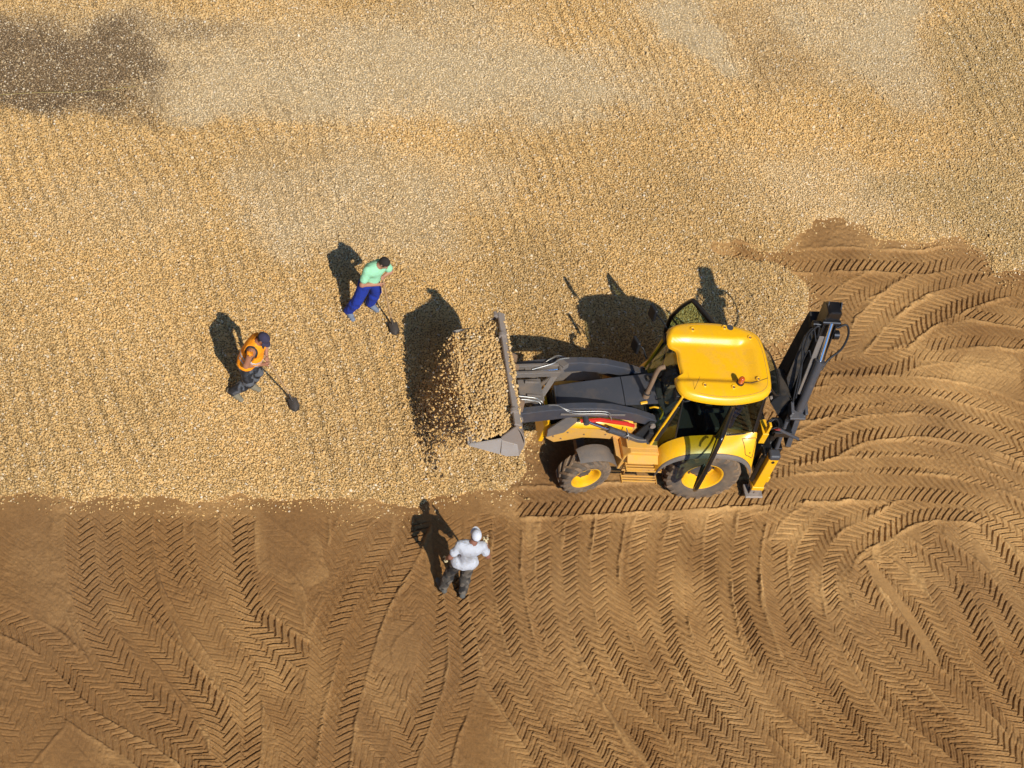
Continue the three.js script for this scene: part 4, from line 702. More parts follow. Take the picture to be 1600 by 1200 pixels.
// backhoe, folded up and swung to the right
const hoe = sub('backhoe', [0, 0, 0]);
{
  const b0 = [1.62, 0.85, 0.28], b1 = [1.92, 3.5, -0.74];
  const along = (t, o = [0, 0, 0]) => [0, 1, 2].map((q) => lerp(b0[q], b1[q], t) + o[q]);
  part('swing_post', [cyl([1.45, 0.6, 0.25], [1.45, 1.35, 0.25], 0.1, 0.1, 20), bx(0.34, 0.14, 0.36, [1.5, 0.72, 0.26]), bx(0.34, 0.14, 0.36, [1.52, 1.22, 0.26])], M.black, hoe);
  const side = (dx) => plate([along(-0.02, [dx, 0, 0.1]), along(0.3, [dx, 0, 0.17]), along(0.62, [dx, 0, 0.16]), along(0.98, [dx, 0.06, 0.1]), along(1.03, [dx, 0.1, -0.05]), along(1.0, [dx, 0.02, -0.2]), along(0.6, [dx, 0, -0.2]), along(0.3, [dx, 0, -0.16]), along(-0.02, [dx, 0, -0.1])], 0.022);
  const boom = part('boom', [side(-0.125), side(0.125), bar(along(0.05, [0, 0, -0.02]), along(0.97, [0, 0, -0.06]), 0.24, 0.22, [0, 0, 1])], M.black, hoe);
  part('boom_head', [ext([[-0.135, -0.14], [0.135, -0.14], [0.135, 0.06], [0.1, 0.1], [-0.1, 0.1], [-0.135, 0.06]], -0.15, 0.13, 0.03).translate(...along(1.0, [0, 0.04, 0.02])), cyl(along(0.955, [-0.17, 0, 0.12]), along(0.955, [0.17, 0, 0.12]), 0.05)], M.black, boom);
  const ram = part('boom_ram', [cyl(along(0.3, [0.02, 0.06, 0.22]), along(0.68, [0.02, 0.06, 0.24]), 0.085, 0.085, 24), cyl(along(0.67, [0.02, 0.06, 0.24]), along(0.69, [0.02, 0.06, 0.24]), 0.095, 0.095, 24)], M.barrel, hoe);
  part('ram_rod', cyl(along(0.68, [0.02, 0.06, 0.24]), along(0.955, [0, 0.02, 0.14]), 0.042, 0.042, 20), M.chrome, ram);
  parts('ram_bracket', [bx(0.3, 0.08, 0.26, along(0.28, [0.0, 0.04, 0.22]), [0.35, 0, 0.1]), bx(0.06, 0.24, 0.24, along(0.31, [-0.13, 0, 0.2]), [0.35, 0, 0.1]), bx(0.06, 0.24, 0.24, along(0.31, [0.14, 0, 0.2]), [0.35, 0, 0.1])], M.barrel, boom);
  parts('swing_ram', [bar(along(0.02, [0.1, 0, 0.2]), along(0.26, [0.06, 0, 0.22]), 0.1, 0.05), cyl(along(-0.05, [-0.1, 0, 0.2]), along(0.22, [-0.12, 0, 0.2]), 0.04)], M.barrel, hoe);
  // dipper folded down beside the boom, then the bucket
  const d0 = [1.80, 2.95, -0.9], d1 = [1.56, 1.5, -0.52], dl = (t, o = [0, 0, 0]) => [0, 1, 2].map((q) => lerp(d0[q], d1[q], t) + o[q]);
  part('dipper', [bar(dl(-0.05), dl(0.9), 0.26, 0.26, [0.2, 0, 1]), bx(0.24, 0.3, 0.3, dl(0.0), [0.2, 0, 0.1])], M.blackMatt, hoe);
  part('hose_guard', bar(along(0.42, [-0.06, 0, 0.17]), along(0.86, [-0.08, 0, 0.15]), 0.12, 0.03, [0, 0, 1]), M.greyDusty, hoe);
  part('dipper_ram', [cyl(dl(0.1, [0.0, 0, 0.2]), dl(0.6, [-0.02, 0, 0.2]), 0.06, 0.06, 18), bx(0.16, 0.3, 0.03, dl(0.62, [0.02, 0, 0.2]), [0.2, 0, 0.12])], M.greyDusty, hoe);
  parts('knuckle', [cyl(along(0.9, [-0.28, 0, 0]), along(0.9, [0.26, 0, 0]), 0.06), cyl(along(0.86, [0.14, 0, 0.1]), along(0.86, [0.24, 0, 0.1]), 0.09)], M.black, hoe);
  const bk = part('digging_bucket', sheet(20, 3, (u, v) => { const a = lerp(-1.1, 2.9, u), r = 0.3 - 0.03 * u; return [1.42 + Math.cos(a) * r * 0.7, 1.55 + Math.sin(a) * r * 1.25, lerp(0.02, -0.58, v)]; }, 0.02), M.blackMatt, hoe);
  parts('bucket_side', [0.01, -0.57].map((z) => plate([-1.1, -0.3, 0.5, 1.3, 2.1, 2.9].map((a) => [1.42 + Math.cos(a) * 0.2, 1.55 + Math.sin(a) * 0.36, z]), 0.02)), M.blackMatt, bk);
  for (let k = 0; k < 4; k++) part('tooth', bx(0.05, 0.13, 0.055, [1.24, 1.66 + 0.02, -0.05 - k * 0.15], [0, 0, 0.5], 0.01), M.steel, bk);
  part('link_plate', plate([along(0.86, [-0.16, 0, -0.05]), along(0.8, [-0.3, -0.05, -0.08]), along(0.45, [-0.3, 0, -0.1]), along(0.34, [-0.14, 0, -0.04])], 0.05), M.blackMatt, hoe);
  const hose = (pts, r = 0.018) => part('hose', pipe(pts, r, 60), M.rubberSeal, hoe);
  hose([along(0.9, [0.16, 0.05, 0.1]), along(0.93, [0.3, 0.05, 0.12]), along(0.88, [0.42, 0, 0.12]), along(0.78, [0.4, -0.05, 0.14]), along(0.7, [0.22, -0.05, 0.16]), along(0.62, [0.14, 0, 0.2])], 0.022);
  hose([along(0.84, [-0.14, 0, 0.12]), along(0.9, [-0.22, 0.1, 0.12]), along(0.84, [-0.32, 0.1, 0.1]), along(0.72, [-0.3, 0, 0.12]), along(0.55, [-0.2, 0, 0.18]), along(0.4, [-0.13, 0, 0.2])], 0.02);
  hose([along(0.82, [-0.16, 0, 0.16]), along(0.88, [-0.3, 0.08, 0.1]), along(0.8, [-0.38, 0.0, 0.1]), along(0.66, [-0.26, 0, 0.14]), along(0.5, [-0.16, 0, 0.2])], 0.016);
  hose([along(0.7, [-0.14, 0, 0.18]), along(0.76, [-0.24, 0, 0.18]), along(0.66, [-0.26, 0, 0.16]), along(0.35, [-0.15, 0, 0.2])], 0.014);
}

// stones in the bucket, and stones running off its lip
{
  const S = new Stones(), mix = [STONE.gold[0], STONE.gold[1], STONE.gold[2]];
  const fill = (x, z) => { const t = (x + 3.98) / -0.67; return lerp(2.26, 1.74, clamp(t, -0.3, 1.2)) - 0.5 * Math.max(0, t - 1.05) + 0.07 * Math.sin(clamp(t, 0, 1) * 3.1) - 0.12 * Math.pow(Math.abs(z) / 1.2, 5) + (noise(x * 4, z * 3, 6) - 0.5) * 0.09; };
  for (let x = -4.84; x < -3.86; x += 0.034) for (let z = -1.19; z < 1.19; z += 0.036) for (let l = 0; l < 2; l++) {
    if (x < -4.56 - 0.3 * noise(z * 2.6, 4, 2) * noise(z * 9, 7, 2) * 1.6) continue;
    const size = rr(0.038, 0.068), t = stoneTint(mix); S.add(x + rr(-0.02, 0.02), fill(x, z) - l * 0.045 + rr(-0.015, 0.02), clamp(z + rr(-0.02, 0.02), -1.18, 1.18), size, t[0], t[1], t[2]);
  }
  S.build('bucket_gravel', 'heap of tan stones filling the raised front bucket of the loader', 'gravel');
  const F = new Stones();
  for (let k = 0; k < 9500; k++) { // thrown forward off the lip, thinning as it falls
    const t = 0.64 * Math.pow(rnd(), 1.05) , z = Math.min(rr(-1.12, 1.15), rr(-0.7, 1.3)), v = rr(0.12, 0.8) * (1.15 - 0.2 * z) * (0.75 + 0.4 * noise(z * 2.2, 3, 2)), y = 1.74 - 0.1 * t - 4.9 * t * t + rr(-0.08, 0.1), x = -4.66 - v * t + rr(-0.03, 0.03);
    const zz = z + rr(-0.12, 0.2) * t; if (y < bedTop(x, zz) + 0.02) continue; if (t > 0.15 && rnd() > 0.1 + 0.7 * noise(z * 3.1 + 5, t * 3, 8)) continue;
    const q = stoneTint(mix); F.add(x, y, zz, 0.02 + 0.036 * Math.pow(rnd(), 1.4), q[0], q[1], q[2], 2);
  }
  F.build('falling_gravel', 'tan stones in the air, falling from the lip of the front bucket', 'gravel');
}

// ---------------------------------------------------------------- people: bodies meshed from a smooth distance field
function surface(sdf, lo, hi, c, colour) { // surface nets
  const n = [0, 1, 2].map((k) => Math.ceil((hi[k] - lo[k]) / c) + 2), N = n[0] * n[1] * n[2], f = new Float32Array(N), id = new Int32Array(N).fill(-1), sx = 1, sy = n[0], sz = n[0] * n[1];
  for (let k = 0, q = 0; k < n[2]; k++) for (let j = 0; j < n[1]; j++) for (let i = 0; i < n[0]; i++, q++) f[q] = sdf(lo[0] + i * c, lo[1] + j * c, lo[2] + k * c);
  const pos = [], idx = [], off = [0, sx, sy, sx + sy, sz, sx + sz, sy + sz, sx + sy + sz], E = [[0, 1], [2, 3], [4, 5], [6, 7], [0, 2], [1, 3], [4, 6], [5, 7], [0, 4], [1, 5], [2, 6], [3, 7]];
  for (let k = 0; k < n[2] - 1; k++) for (let j = 0; j < n[1] - 1; j++) for (let i = 0; i < n[0] - 1; i++) {
    const q = i + j * sy + k * sz; let m = 0; for (let e = 0; e < 8; e++) if (f[q + off[e]] < 0) m |= 1 << e;
    if (m === 0 || m === 255) continue;
    let x = 0, y = 0, z = 0, w = 0;
    for (const [a, b] of E) { const fa = f[q + off[a]], fb = f[q + off[b]]; if ((fa < 0) === (fb < 0)) continue; const t = fa / (fa - fb); x += lerp(a & 1, b & 1, t); y += lerp((a >> 1) & 1, (b >> 1) & 1, t); z += lerp(a >> 2, b >> 2, t); w++; }
    id[q] = pos.length / 3; pos.push(lo[0] + (i + x / w) * c, lo[1] + (j + y / w) * c, lo[2] + (k + z / w) * c);
  }
  for (let k = 1; k < n[2] - 1; k++) for (let j = 1; j < n[1] - 1; j++) for (let i = 1; i < n[0] - 1; i++) {
    const q = i + j * sy + k * sz, a = f[q] < 0;
    for (const [s, u, v] of [[sx, sy, sz], [sy, sz, sx], [sz, sx, sy]]) { if (a === f[q + s] < 0) continue; const A = id[q], Bq = id[q - u], C = id[q - u - v], D = id[q - v]; if (A < 0 || Bq < 0 || C < 0 || D < 0) continue; if (a) idx.push(A, Bq, C, A, C, D); else idx.push(A, C, Bq, A, D, C); }
  }
  const g = new THREE.BufferGeometry(); g.setAttribute('position', new THREE.Float32BufferAttribute(pos, 3)); g.setIndex(idx); g.computeVertexNormals();
  if (colour) { const col = []; for (let k = 0; k < pos.length; k += 3) col.push(...colour(pos[k], pos[k + 1], pos[k + 2])); g.setAttribute('color', new THREE.Float32BufferAttribute(col, 3)); }
  return g;
}
const cap = (px, py, pz, a, b, ra, rb) => { const bx2 = b[0] - a[0], by = b[1] - a[1], bz = b[2] - a[2], ax = px - a[0], ay = py - a[1], az = pz - a[2], t = clamp((ax * bx2 + ay * by + az * bz) / (bx2 * bx2 + by * by + bz * bz + 1e-9), 0, 1); return Math.hypot(ax - t * bx2, ay - t * by, az - t * bz) - lerp(ra, rb, t); };
const smin = (a, b, k) => { const h = Math.max(k - Math.abs(a - b), 0) / k; return Math.min(a, b) - h * h * k * 0.25; };
const field = (bones, k = 0.035) => (x, y, z) => { let d = 9; for (const [a, b, ra, rb] of bones) d = smin(d, cap(x, y, z, a, b, ra, rb), k); return d; };
const bounds = (bones, m) => { const lo = [9, 9, 9], hi = [-9, -9, -9]; for (const [a, b, ra, rb] of bones) for (const [p, r] of [[a, ra], [b, rb]]) for (let k = 0; k < 3; k++) { lo[k] = Math.min(lo[k], p[k] - r - m); hi[k] = Math.max(hi[k], p[k] + r + m); } return [lo, hi]; };
const mix3 = (a, b, t) => a.map((v, k) => lerp(v, b[k], t));
const noise3 = (x, y, z, s) => (noise(x + z * 0.37, y, s) + noise(y + 3.1, z + x * 0.21, s + 1) + noise(z, x + y * 0.33, s + 2)) / 3;
function skinMat(c) { return P({ color: rgb(...c), roughness: 0.55, sheen: 0.2, name: 'skin' }); }
const cloth = (c, o = {}) => P({ color: rgb(...c), roughness: 0.9, sheen: 0.3, sheenRoughness: 0.7, name: 'cloth', ...o });

// a hand closed on a shaft: palm, four fingers of three bones bent round it, thumb from the side of the palm
function handBones(wrist, grip, dir, s = 1) {
  const d = V(...dir).normalize(), w = V(...wrist), g = V(...grip), out = w.clone().sub(g); out.addScaledVector(d, -out.dot(d)).normalize(); const side = d.clone().cross(out).normalize(), R = 0.026, bones = [];
  const on = (ang, r, along) => g.clone().addScaledVector(out, Math.cos(ang) * r).addScaledVector(side, Math.sin(ang) * r).addScaledVector(d, along).toArray();
  [-0.033, -0.011, 0.011, 0.033].forEach((o, i) => { const f = [0.9, 1.05, 1, 0.82][i]; bones.push([w.clone().lerp(g.clone().addScaledVector(d, o).addScaledVector(out, 0.035), 0.25).toArray(), on(0.45, 0.036, o), 0.017, 0.012]); bones.push([on(0.45, 0.036, o), on(1.5 * f, 0.034, o), 0.0105, 0.0095], [on(1.5 * f, 0.034, o), on(2.6 * f, 0.033, o), 0.0095, 0.009], [on(2.6 * f, 0.033, o), on(3.5 * f, 0.03, o), 0.009, 0.0078]); });
  bones.push([w.toArray(), on(0.1, 0.04, 0), 0.026, 0.02], [w.clone().lerp(g, 0.35).addScaledVector(d, s * 0.03).toArray(), on(-0.6, 0.042, s * 0.05), 0.015, 0.012], [on(-0.6, 0.042, s * 0.05), on(-1.6, 0.034, s * 0.045), 0.011, 0.009]);
  return bones;
}
function head(c, fwd, right, o) { // head in its own frame: skull, jaw, nose, ears, brow
  const f = V(...fwd).normalize(), r = V(...right).normalize(), u = r.clone().cross(f).normalize(), at3 = (a, b, d) => V(...c).addScaledVector(f, a).addScaledVector(u, b).addScaledVector(r, d).toArray();
  const el = (x, y, z, p, q) => { const dx = x - c[0], dy = y - c[1], dz = z - c[2], a = dx * f.x + dy * f.y + dz * f.z - p[0], b = dx * u.x + dy * u.y + dz * u.z - p[1], e = dx * r.x + dy * r.y + dz * r.z - p[2]; const k = Math.hypot(a / q[0], b / q[1], e / q[2]); return (k - 1) * Math.min(...q); };
  return { at3, el, f, u, r };
}
function person(name, o) {
  const G = new THREE.Group(); G.name = numbered(name); G.position.set(...o.pos); G.rotation.y = o.turn; if (o.size) G.scale.setScalar(o.size); tag(G, o.label, 'person'); scene.add(G); G.updateMatrixWorld(true);
  const loc = (p) => G.worldToLocal(V(...p)).toArray(), J = o.joints(loc), hd = head(J.head, J.look, J.lookRight);
  const torso = [[J.hipL, J.hipR, 0.115, 0.115], [mix3(J.hipL, J.hipR, 0.5), J.belly, 0.13, 0.135 * o.girth], [J.belly, J.chest, 0.135 * o.girth, 0.14], [mix3(J.chest, J.shL, 0.45), mix3(J.chest, J.shR, 0.45), 0.125, 0.125], [mix3(J.chest, J.shL, 0.6), J.shL, 0.1, 0.068], [mix3(J.chest, J.shR, 0.6), J.shR, 0.1, 0.068], [J.chest, J.neck, 0.1, 0.062]];
  const arms = [], legs = [], feet = [];
  for (const s of ['L', 'R']) {
    arms.push([J['sh' + s], J['el' + s], 0.058, 0.046], [J['el' + s], J['wr' + s], 0.045, 0.031]);
    legs.push([J['hip' + s], J['kn' + s], 0.095, 0.062], [J['kn' + s], mix3(J['kn' + s], J['an' + s], 0.35), 0.06, 0.062], [mix3(J['kn' + s], J['an' + s], 0.35), J['an' + s], 0.062, 0.042]);
    const a = J['an' + s], t = J['toe' + s], heel = mix3(a, t, -0.3); feet.push([[heel[0], heel[1] - 0.045, heel[2]], t, 0.042, 0.036], [a, mix3(a, t, 0.5), 0.045, 0.042]);
  }
  const neck = [[J.neck, mix3(J.neck, J.head, 0.75), 0.06, 0.056]];
  const bodyBones = [...torso, ...arms, ...legs, ...neck, ...feet.map(([a, b, r, q]) => [a, b, r * 0.85, q * 0.85])], bf = field(bodyBones);
  const headF = (x, y, z) => { let d = hd.el(x, y, z, [-0.008, 0.03, 0], [0.098, 0.095, 0.076]); d = smin(d, hd.el(x, y, z, [0.028, -0.045, 0], [0.066, 0.07, 0.056]), 0.04); const n = hd.at3; d = smin(d, cap(x, y, z, n(0.085, 0.012, 0), n(0.108, -0.025, 0), 0.009, 0.015), 0.015); for (const s of [-1, 1]) { d = smin(d, cap(x, y, z, n(-0.005, 0.018, s * 0.078), n(-0.012, -0.025, s * 0.076), 0.016, 0.01), 0.008); d = Math.max(d, -cap(x, y, z, n(0.098, 0.012, s * 0.03), n(0.1, 0.012, s * 0.034), 0.011, 0.011) ); } d = smin(d, cap(x, y, z, n(0.084, -0.062, -0.018), n(0.084, -0.062, 0.018), 0.009, 0.009), 0.01); return d; };
  const skin = skinMat(o.skin), hands = [], grid = (fn, bones, m, c) => { const [lo, hi] = bounds(bones, m); return surface(fn, lo, hi, c); };
  const parts = [grid(bf, bodyBones, 0.03, 0.0125)]; { const c = J.head; parts.push(surface((x, y, z) => smin(headF(x, y, z), cap(x, y, z, J.neck, mix3(J.neck, J.head, 0.8), 0.06, 0.054), 0.03), c.map((v) => v - 0.16), c.map((v) => v + 0.16), 0.006)); }
  const handMats = [];
  for (const s of ['L', 'R']) { const hb = handBones(J['wr' + s], J['grip' + s], J['dir' + s], s === 'L' ? 1 : -1); hands.push(hb); const g = grid(field([...hb, [mix3(J['el' + s], J['wr' + s], 0.85), J['wr' + s], 0.033, 0.03]], 0.008), hb, 0.012, 0.0042); if (o.gloves) handMats.push(g); else parts.push(g); }
  const body = part('body', parts, skin, G);
  if (o.gloves) for (const g of handMats) part('glove', g, o.gloves, G);
  for (const s of [-1, 1]) part('eye', new THREE.SphereGeometry(0.0115, 10, 8).translate(...hd.at3(0.082, 0.012, s * 0.031)), P({ color: rgb(0.5, 0.48, 0.45), roughness: 0.2, name: 'eye' }), G);
  o.dress({ G, J, hd, torso, arms, legs, feet, neck, bf, headF, grid });
  for (const k of [0, 1]) { const fb = feet.slice(k * 2, k * 2 + 2); part('shoe', grid((x, y, z) => Math.max(field(fb, 0.03)(x, y, z) - 0.012, 0.004 - y + Math.min(fb[0][0][1], fb[0][1][1]) - 0.05), fb, 0.03, 0.008), o.shoe, G); }
  return G;
}
const creases = (x, y, z, s, a) => a * (noise3(x * 17, y * 11, z * 17, s) - 0.5) + a * 0.8 * (noise3(x * 40, y * 26, z * 40, s + 5) - 0.5);
function paint(mesh, fn) { const p = mesh.geometry.attributes.position, c = new Float32Array(p.count * 3); for (let i = 0; i < p.count; i++) c.set(fn(p.getX(i), p.getY(i), p.getZ(i)), i * 3); mesh.geometry.setAttribute('color', new THREE.BufferAttribute(c, 3)); }
function trousers(D, mat, loose, s, top = 0.0, camo) {
  const b = [[D.J.hipL, D.J.hipR, 0.125, 0.125], [mix3(D.J.hipL, D.J.hipR, 0.5), mix3(mix3(D.J.hipL, D.J.hipR, 0.5), D.J.belly, 0.5), 0.14, 0.14], ...D.legs.map(([a, c, r, q], i) => i % 3 === 2 ? [a, mix3(a, c, 0.95), r + loose, q + loose * 1.15] : [a, c, r + loose * 0.8, q + loose])];
  const F = field(b, 0.03), cut = mix3(D.J.hipL, D.J.hipR, 0.5)[1] + 0.1 + top;
  const m = part('trousers', D.grid((x, y, z) => Math.max(F(x, y, z) + creases(x, y, z, s, 0.022), y - cut), b, 0.03, 0.0105), mat, D.G); if (camo) paint(m, camo); return m;
}
function capHat(D, mat, turn = 1, tilt = 0) { // cap with a peak, on the head
  const { hd, headF } = D, c = D.J.head, n = hd.at3;
  const crown = (x, y, z) => { const d = hd.el(x, y, z, [-0.01, 0.042, 0], [0.112, 0.1, 0.09]); const b = (x - c[0]) * hd.u.x + (y - c[1]) * hd.u.y + (z - c[2]) * hd.u.z; return Math.max(d, 0.03 - b); };
  const m = part('cap', [surface(crown, c.map((v) => v - 0.17), c.map((v) => v + 0.17), 0.007), sheet(8, 10, (u, v) => { const a = lerp(-1.25, 1.25, v), r = lerp(0.085, 0.175, u); return n(turn * Math.cos(a) * r * 1.02 - 0.012, 0.04 - 0.018 * u - 0.02 * Math.abs(a) * u, Math.sin(a) * lerp(0.085, 0.1, u)); }, 0.006)], mat, D.G);
  part('cap_button', new THREE.SphereGeometry(0.009, 8, 6).translate(...n(-0.01, 0.143, 0)), mat, m);
}

// man in the orange vest
person('person', {
  pos: [-8.33, 0.05, -0.88], turn: -0.3, size: 1.06, girth: 1.2, skin: [0.36, 0.155, 0.085], label: 'man in orange vest and dark cap bending over his shovel on the gravel',
  shoe: cloth([0.2, 0.17, 0.11]),
  joints: (L2) => { const top = L2([-8.03, 1.04, -0.93]), low = L2([-7.42, 0.1, -0.66]), dir = low.map((v, k) => v - top[k]), gR = mix3(top, low, 0.13), gL = mix3(top, low, 0.02);
    return { hipL: [-0.02, 0.9, -0.095], hipR: [-0.04, 0.9, 0.095], belly: [0.02, 1.06, 0], chest: [0.03, 1.29, 0], neck: [0.06, 1.46, 0], head: [0.125, 1.58, 0.01], look: [0.78, -0.5, 0.25], lookRight: [-0.25, 0, 0.97],
      shL: [0.1, 1.39, -0.2], shR: [0.0, 1.39, 0.2], elL: [0.2, 1.12, -0.3], elR: [-0.02, 1.09, 0.27], wrL: mix3(gL, [0.2, 1.12, -0.3], 0.26), wrR: mix3(gR, [-0.02, 1.09, 0.27], 0.2), gripL: gL, gripR: gR, dirL: dir, dirR: dir,
      knL: [0.2, 0.5, -0.12], knR: [0.1, 0.48, 0.13], anL: [0.12, 0.1, -0.14], anR: [-0.12, 0.1, 0.12], toeL: [0.3, 0.04, -0.12], toeR: [0.06, 0.04, 0.19] }; },
  dress(D) {
    const navy = cloth([0.022, 0.024, 0.03]);
    trousers(D, P({ vertexColors: true, roughness: 0.8, name: 'camouflage cloth' }), 0.034, 11, 0.02, (x, y, z) => { const v = noise3(x * 13, y * 13, z * 13, 70), w = noise3(x * 22, y * 20, z * 22, 75); return v > 0.56 ? [0.1, 0.105, 0.112] : w > 0.54 ? [0.012, 0.013, 0.016] : [0.03, 0.032, 0.037]; });
    const vb = D.torso.map(([a, b, r, q]) => [a, b, r + 0.034, q + 0.03]), VF = field(vb, 0.045), mid = mix3(D.J.hipL, D.J.hipR, 0.5), up = V(D.J.chest[0] - mid[0], D.J.chest[1] - mid[1], 0).normalize(), hgt = (x, y) => (x - mid[0]) * up.x + (y - mid[1]) * up.y;
    const vest = (x, y, z) => { let d = VF(x, y, z) + creases(x, y, z, 21, 0.013); d = Math.max(d, -0.01 - hgt(x, y)); for (const s of ['shL', 'shR']) d = Math.max(d, -(cap(x, y, z, mix3(D.J[s], D.J.chest, 0.1), mix3(D.J[s], D.J[s === 'shL' ? 'elL' : 'elR'], 0.7), 0.112, 0.12))); d = Math.max(d, -cap(x, y, z, D.J.neck, mix3(D.J.neck, D.J.head, 0.6), 0.085, 0.09)); const fx = x - D.J.chest[0]; d = Math.max(d, -cap(x, y, z, [D.J.neck[0] + 0.12, D.J.neck[1] - 0.03, D.J.neck[2]], [D.J.chest[0] + 0.2, D.J.chest[1] - 0.1, 0], 0.07, 0.02)); return d; };
    part('vest', D.grid(vest, vb, 0.02, 0.009), P({ color: rgb(1.0, 0.32, 0.003), emissive: rgb(0, 0, 0), roughness: 0.7, sheen: 0.4, name: 'hi-vis cloth' }), D.G);
    for (const [t, w] of [[0.12, 0.022], [0.2, 0.022]]) part('reflective_band', D.grid((x, y, z) => Math.max(vest(x, y, z) - 0.004, -(vest(x, y, z) + 0.004), Math.abs(hgt(x, y) - t) - w), vb, 0.03, 0.009), P({ color: rgb(0.62, 0.62, 0.6), roughness: 0.4, metalness: 0.3, name: 'reflective band' }), D.G);
    const sb = D.torso.map(([a, b, r, q]) => [a, b, r + 0.01, q + 0.008]); part('undershirt', D.grid((x, y, z) => Math.max(field(sb, 0.04)(x, y, z), -cap(x, y, z, D.J.neck, D.J.head, 0.08, 0.08), -(cap(x, y, z, D.J.shL, D.J.elL, 0.08, 0.1)), -(cap(x, y, z, D.J.shR, D.J.elR, 0.08, 0.1)), 0.05 - hgt(x, y)), sb, 0.02, 0.012), navy, D.G);
    capHat(D, cloth([0.035, 0.028, 0.055]));
    part('hair', surface((x, y, z) => Math.max(D.headF(x, y, z) - 0.006, (x - D.J.head[0]) * D.hd.f.x + (y - D.J.head[1]) * D.hd.f.y + (z - D.J.head[2]) * D.hd.f.z + 0.02, -((y - D.J.head[1]) + 0.04)), D.J.head.map((v) => v - 0.15), D.J.head.map((v) => v + 0.15), 0.007), cloth([0.02, 0.014, 0.01]), D.G);
  },
});
// man in the green shirt
person('person', {
  pos: [-5.93, 0.05, -2.87], turn: -0.62, girth: 1.1, skin: [0.42, 0.2, 0.12], label: 'man in pale green T-shirt and bright blue trousers pushing a shovel into the gravel',
  shoe: cloth([0.16, 0.19, 0.24]),
  joints: (L2) => { const top = L2([-5.74, 1.17, -2.78]), low = L2([-5.36, 0.12, -2.5]), dir = low.map((v, k) => v - top[k]), gR = mix3(top, low, 0.13), gL = mix3(top, low, -0.02);
    return { hipL: [0.02, 0.9, -0.1], hipR: [-0.03, 0.9, 0.1], belly: [0.02, 1.06, 0], chest: [0.03, 1.27, 0], neck: [0.09, 1.43, -0.01], head: [0.155, 1.54, -0.02], look: [0.85, -0.5, 0.1], lookRight: [-0.12, 0, 0.99],
      shL: [0.12, 1.37, -0.18], shR: [-0.04, 1.37, 0.19], elL: [0.26, 1.16, -0.24], elR: [-0.02, 1.07, 0.3], wrL: mix3(gL, [0.26, 1.16, -0.24], 0.28), wrR: mix3(gR, [-0.02, 1.07, 0.3], 0.22), gripL: gL, gripR: gR, dirL: dir, dirR: dir,
      knL: [0.13, 0.5, -0.2], knR: [-0.03, 0.5, 0.22], anL: [0.1, 0.1, -0.2], anR: [-0.14, 0.1, 0.22], toeL: [0.27, 0.04, -0.18], toeR: [0.02, 0.04, 0.3] }; },
  dress(D) {
    trousers(D, cloth([0.008, 0.028, 0.25]), 0.04, 31, 0.03);
    const sb = [...D.torso.map(([a, b, r, q]) => [a, b, r + 0.018, q + 0.015]), ...['L', 'R'].map((s) => [D.J['sh' + s], mix3(D.J['sh' + s], D.J['el' + s], 0.62), 0.076, 0.082])], F = field(sb, 0.035);
    part('shirt', D.grid((x, y, z) => Math.max(F(x, y, z) + creases(x, y, z, 41, 0.013), D.J.hipL[1] + 0.125 - y - 0.06 * x, -cap(x, y, z, D.J.neck, mix3(D.J.neck, D.J.head, 0.7), 0.076, 0.09)), sb, 0.02, 0.0095), cloth([0.30, 0.62, 0.37]), D.G);
    part('hair', surface((x, y, z) => { const f = (x - D.J.head[0]) * D.hd.f.x + (y - D.J.head[1]) * D.hd.f.y + (z - D.J.head[2]) * D.hd.f.z, u = (x - D.J.head[0]) * D.hd.u.x + (y - D.J.head[1]) * D.hd.u.y + (z - D.J.head[2]) * D.hd.u.z; return Math.max(D.hd.el(x, y, z, [-0.012, 0.032, 0], [0.108, 0.106, 0.087]) + 0.012 * (noise3(x * 60, y * 60, z * 60, 3) - 0.5), f - 0.045 - Math.max(0, u - 0.05) * 1.2, -(u + 0.035 - 0.3 * Math.min(0, f)) ); }, D.J.head.map((v) => v - 0.15), D.J.head.map((v) => v + 0.15), 0.006), cloth([0.022, 0.016, 0.012]), D.G);
  },
});
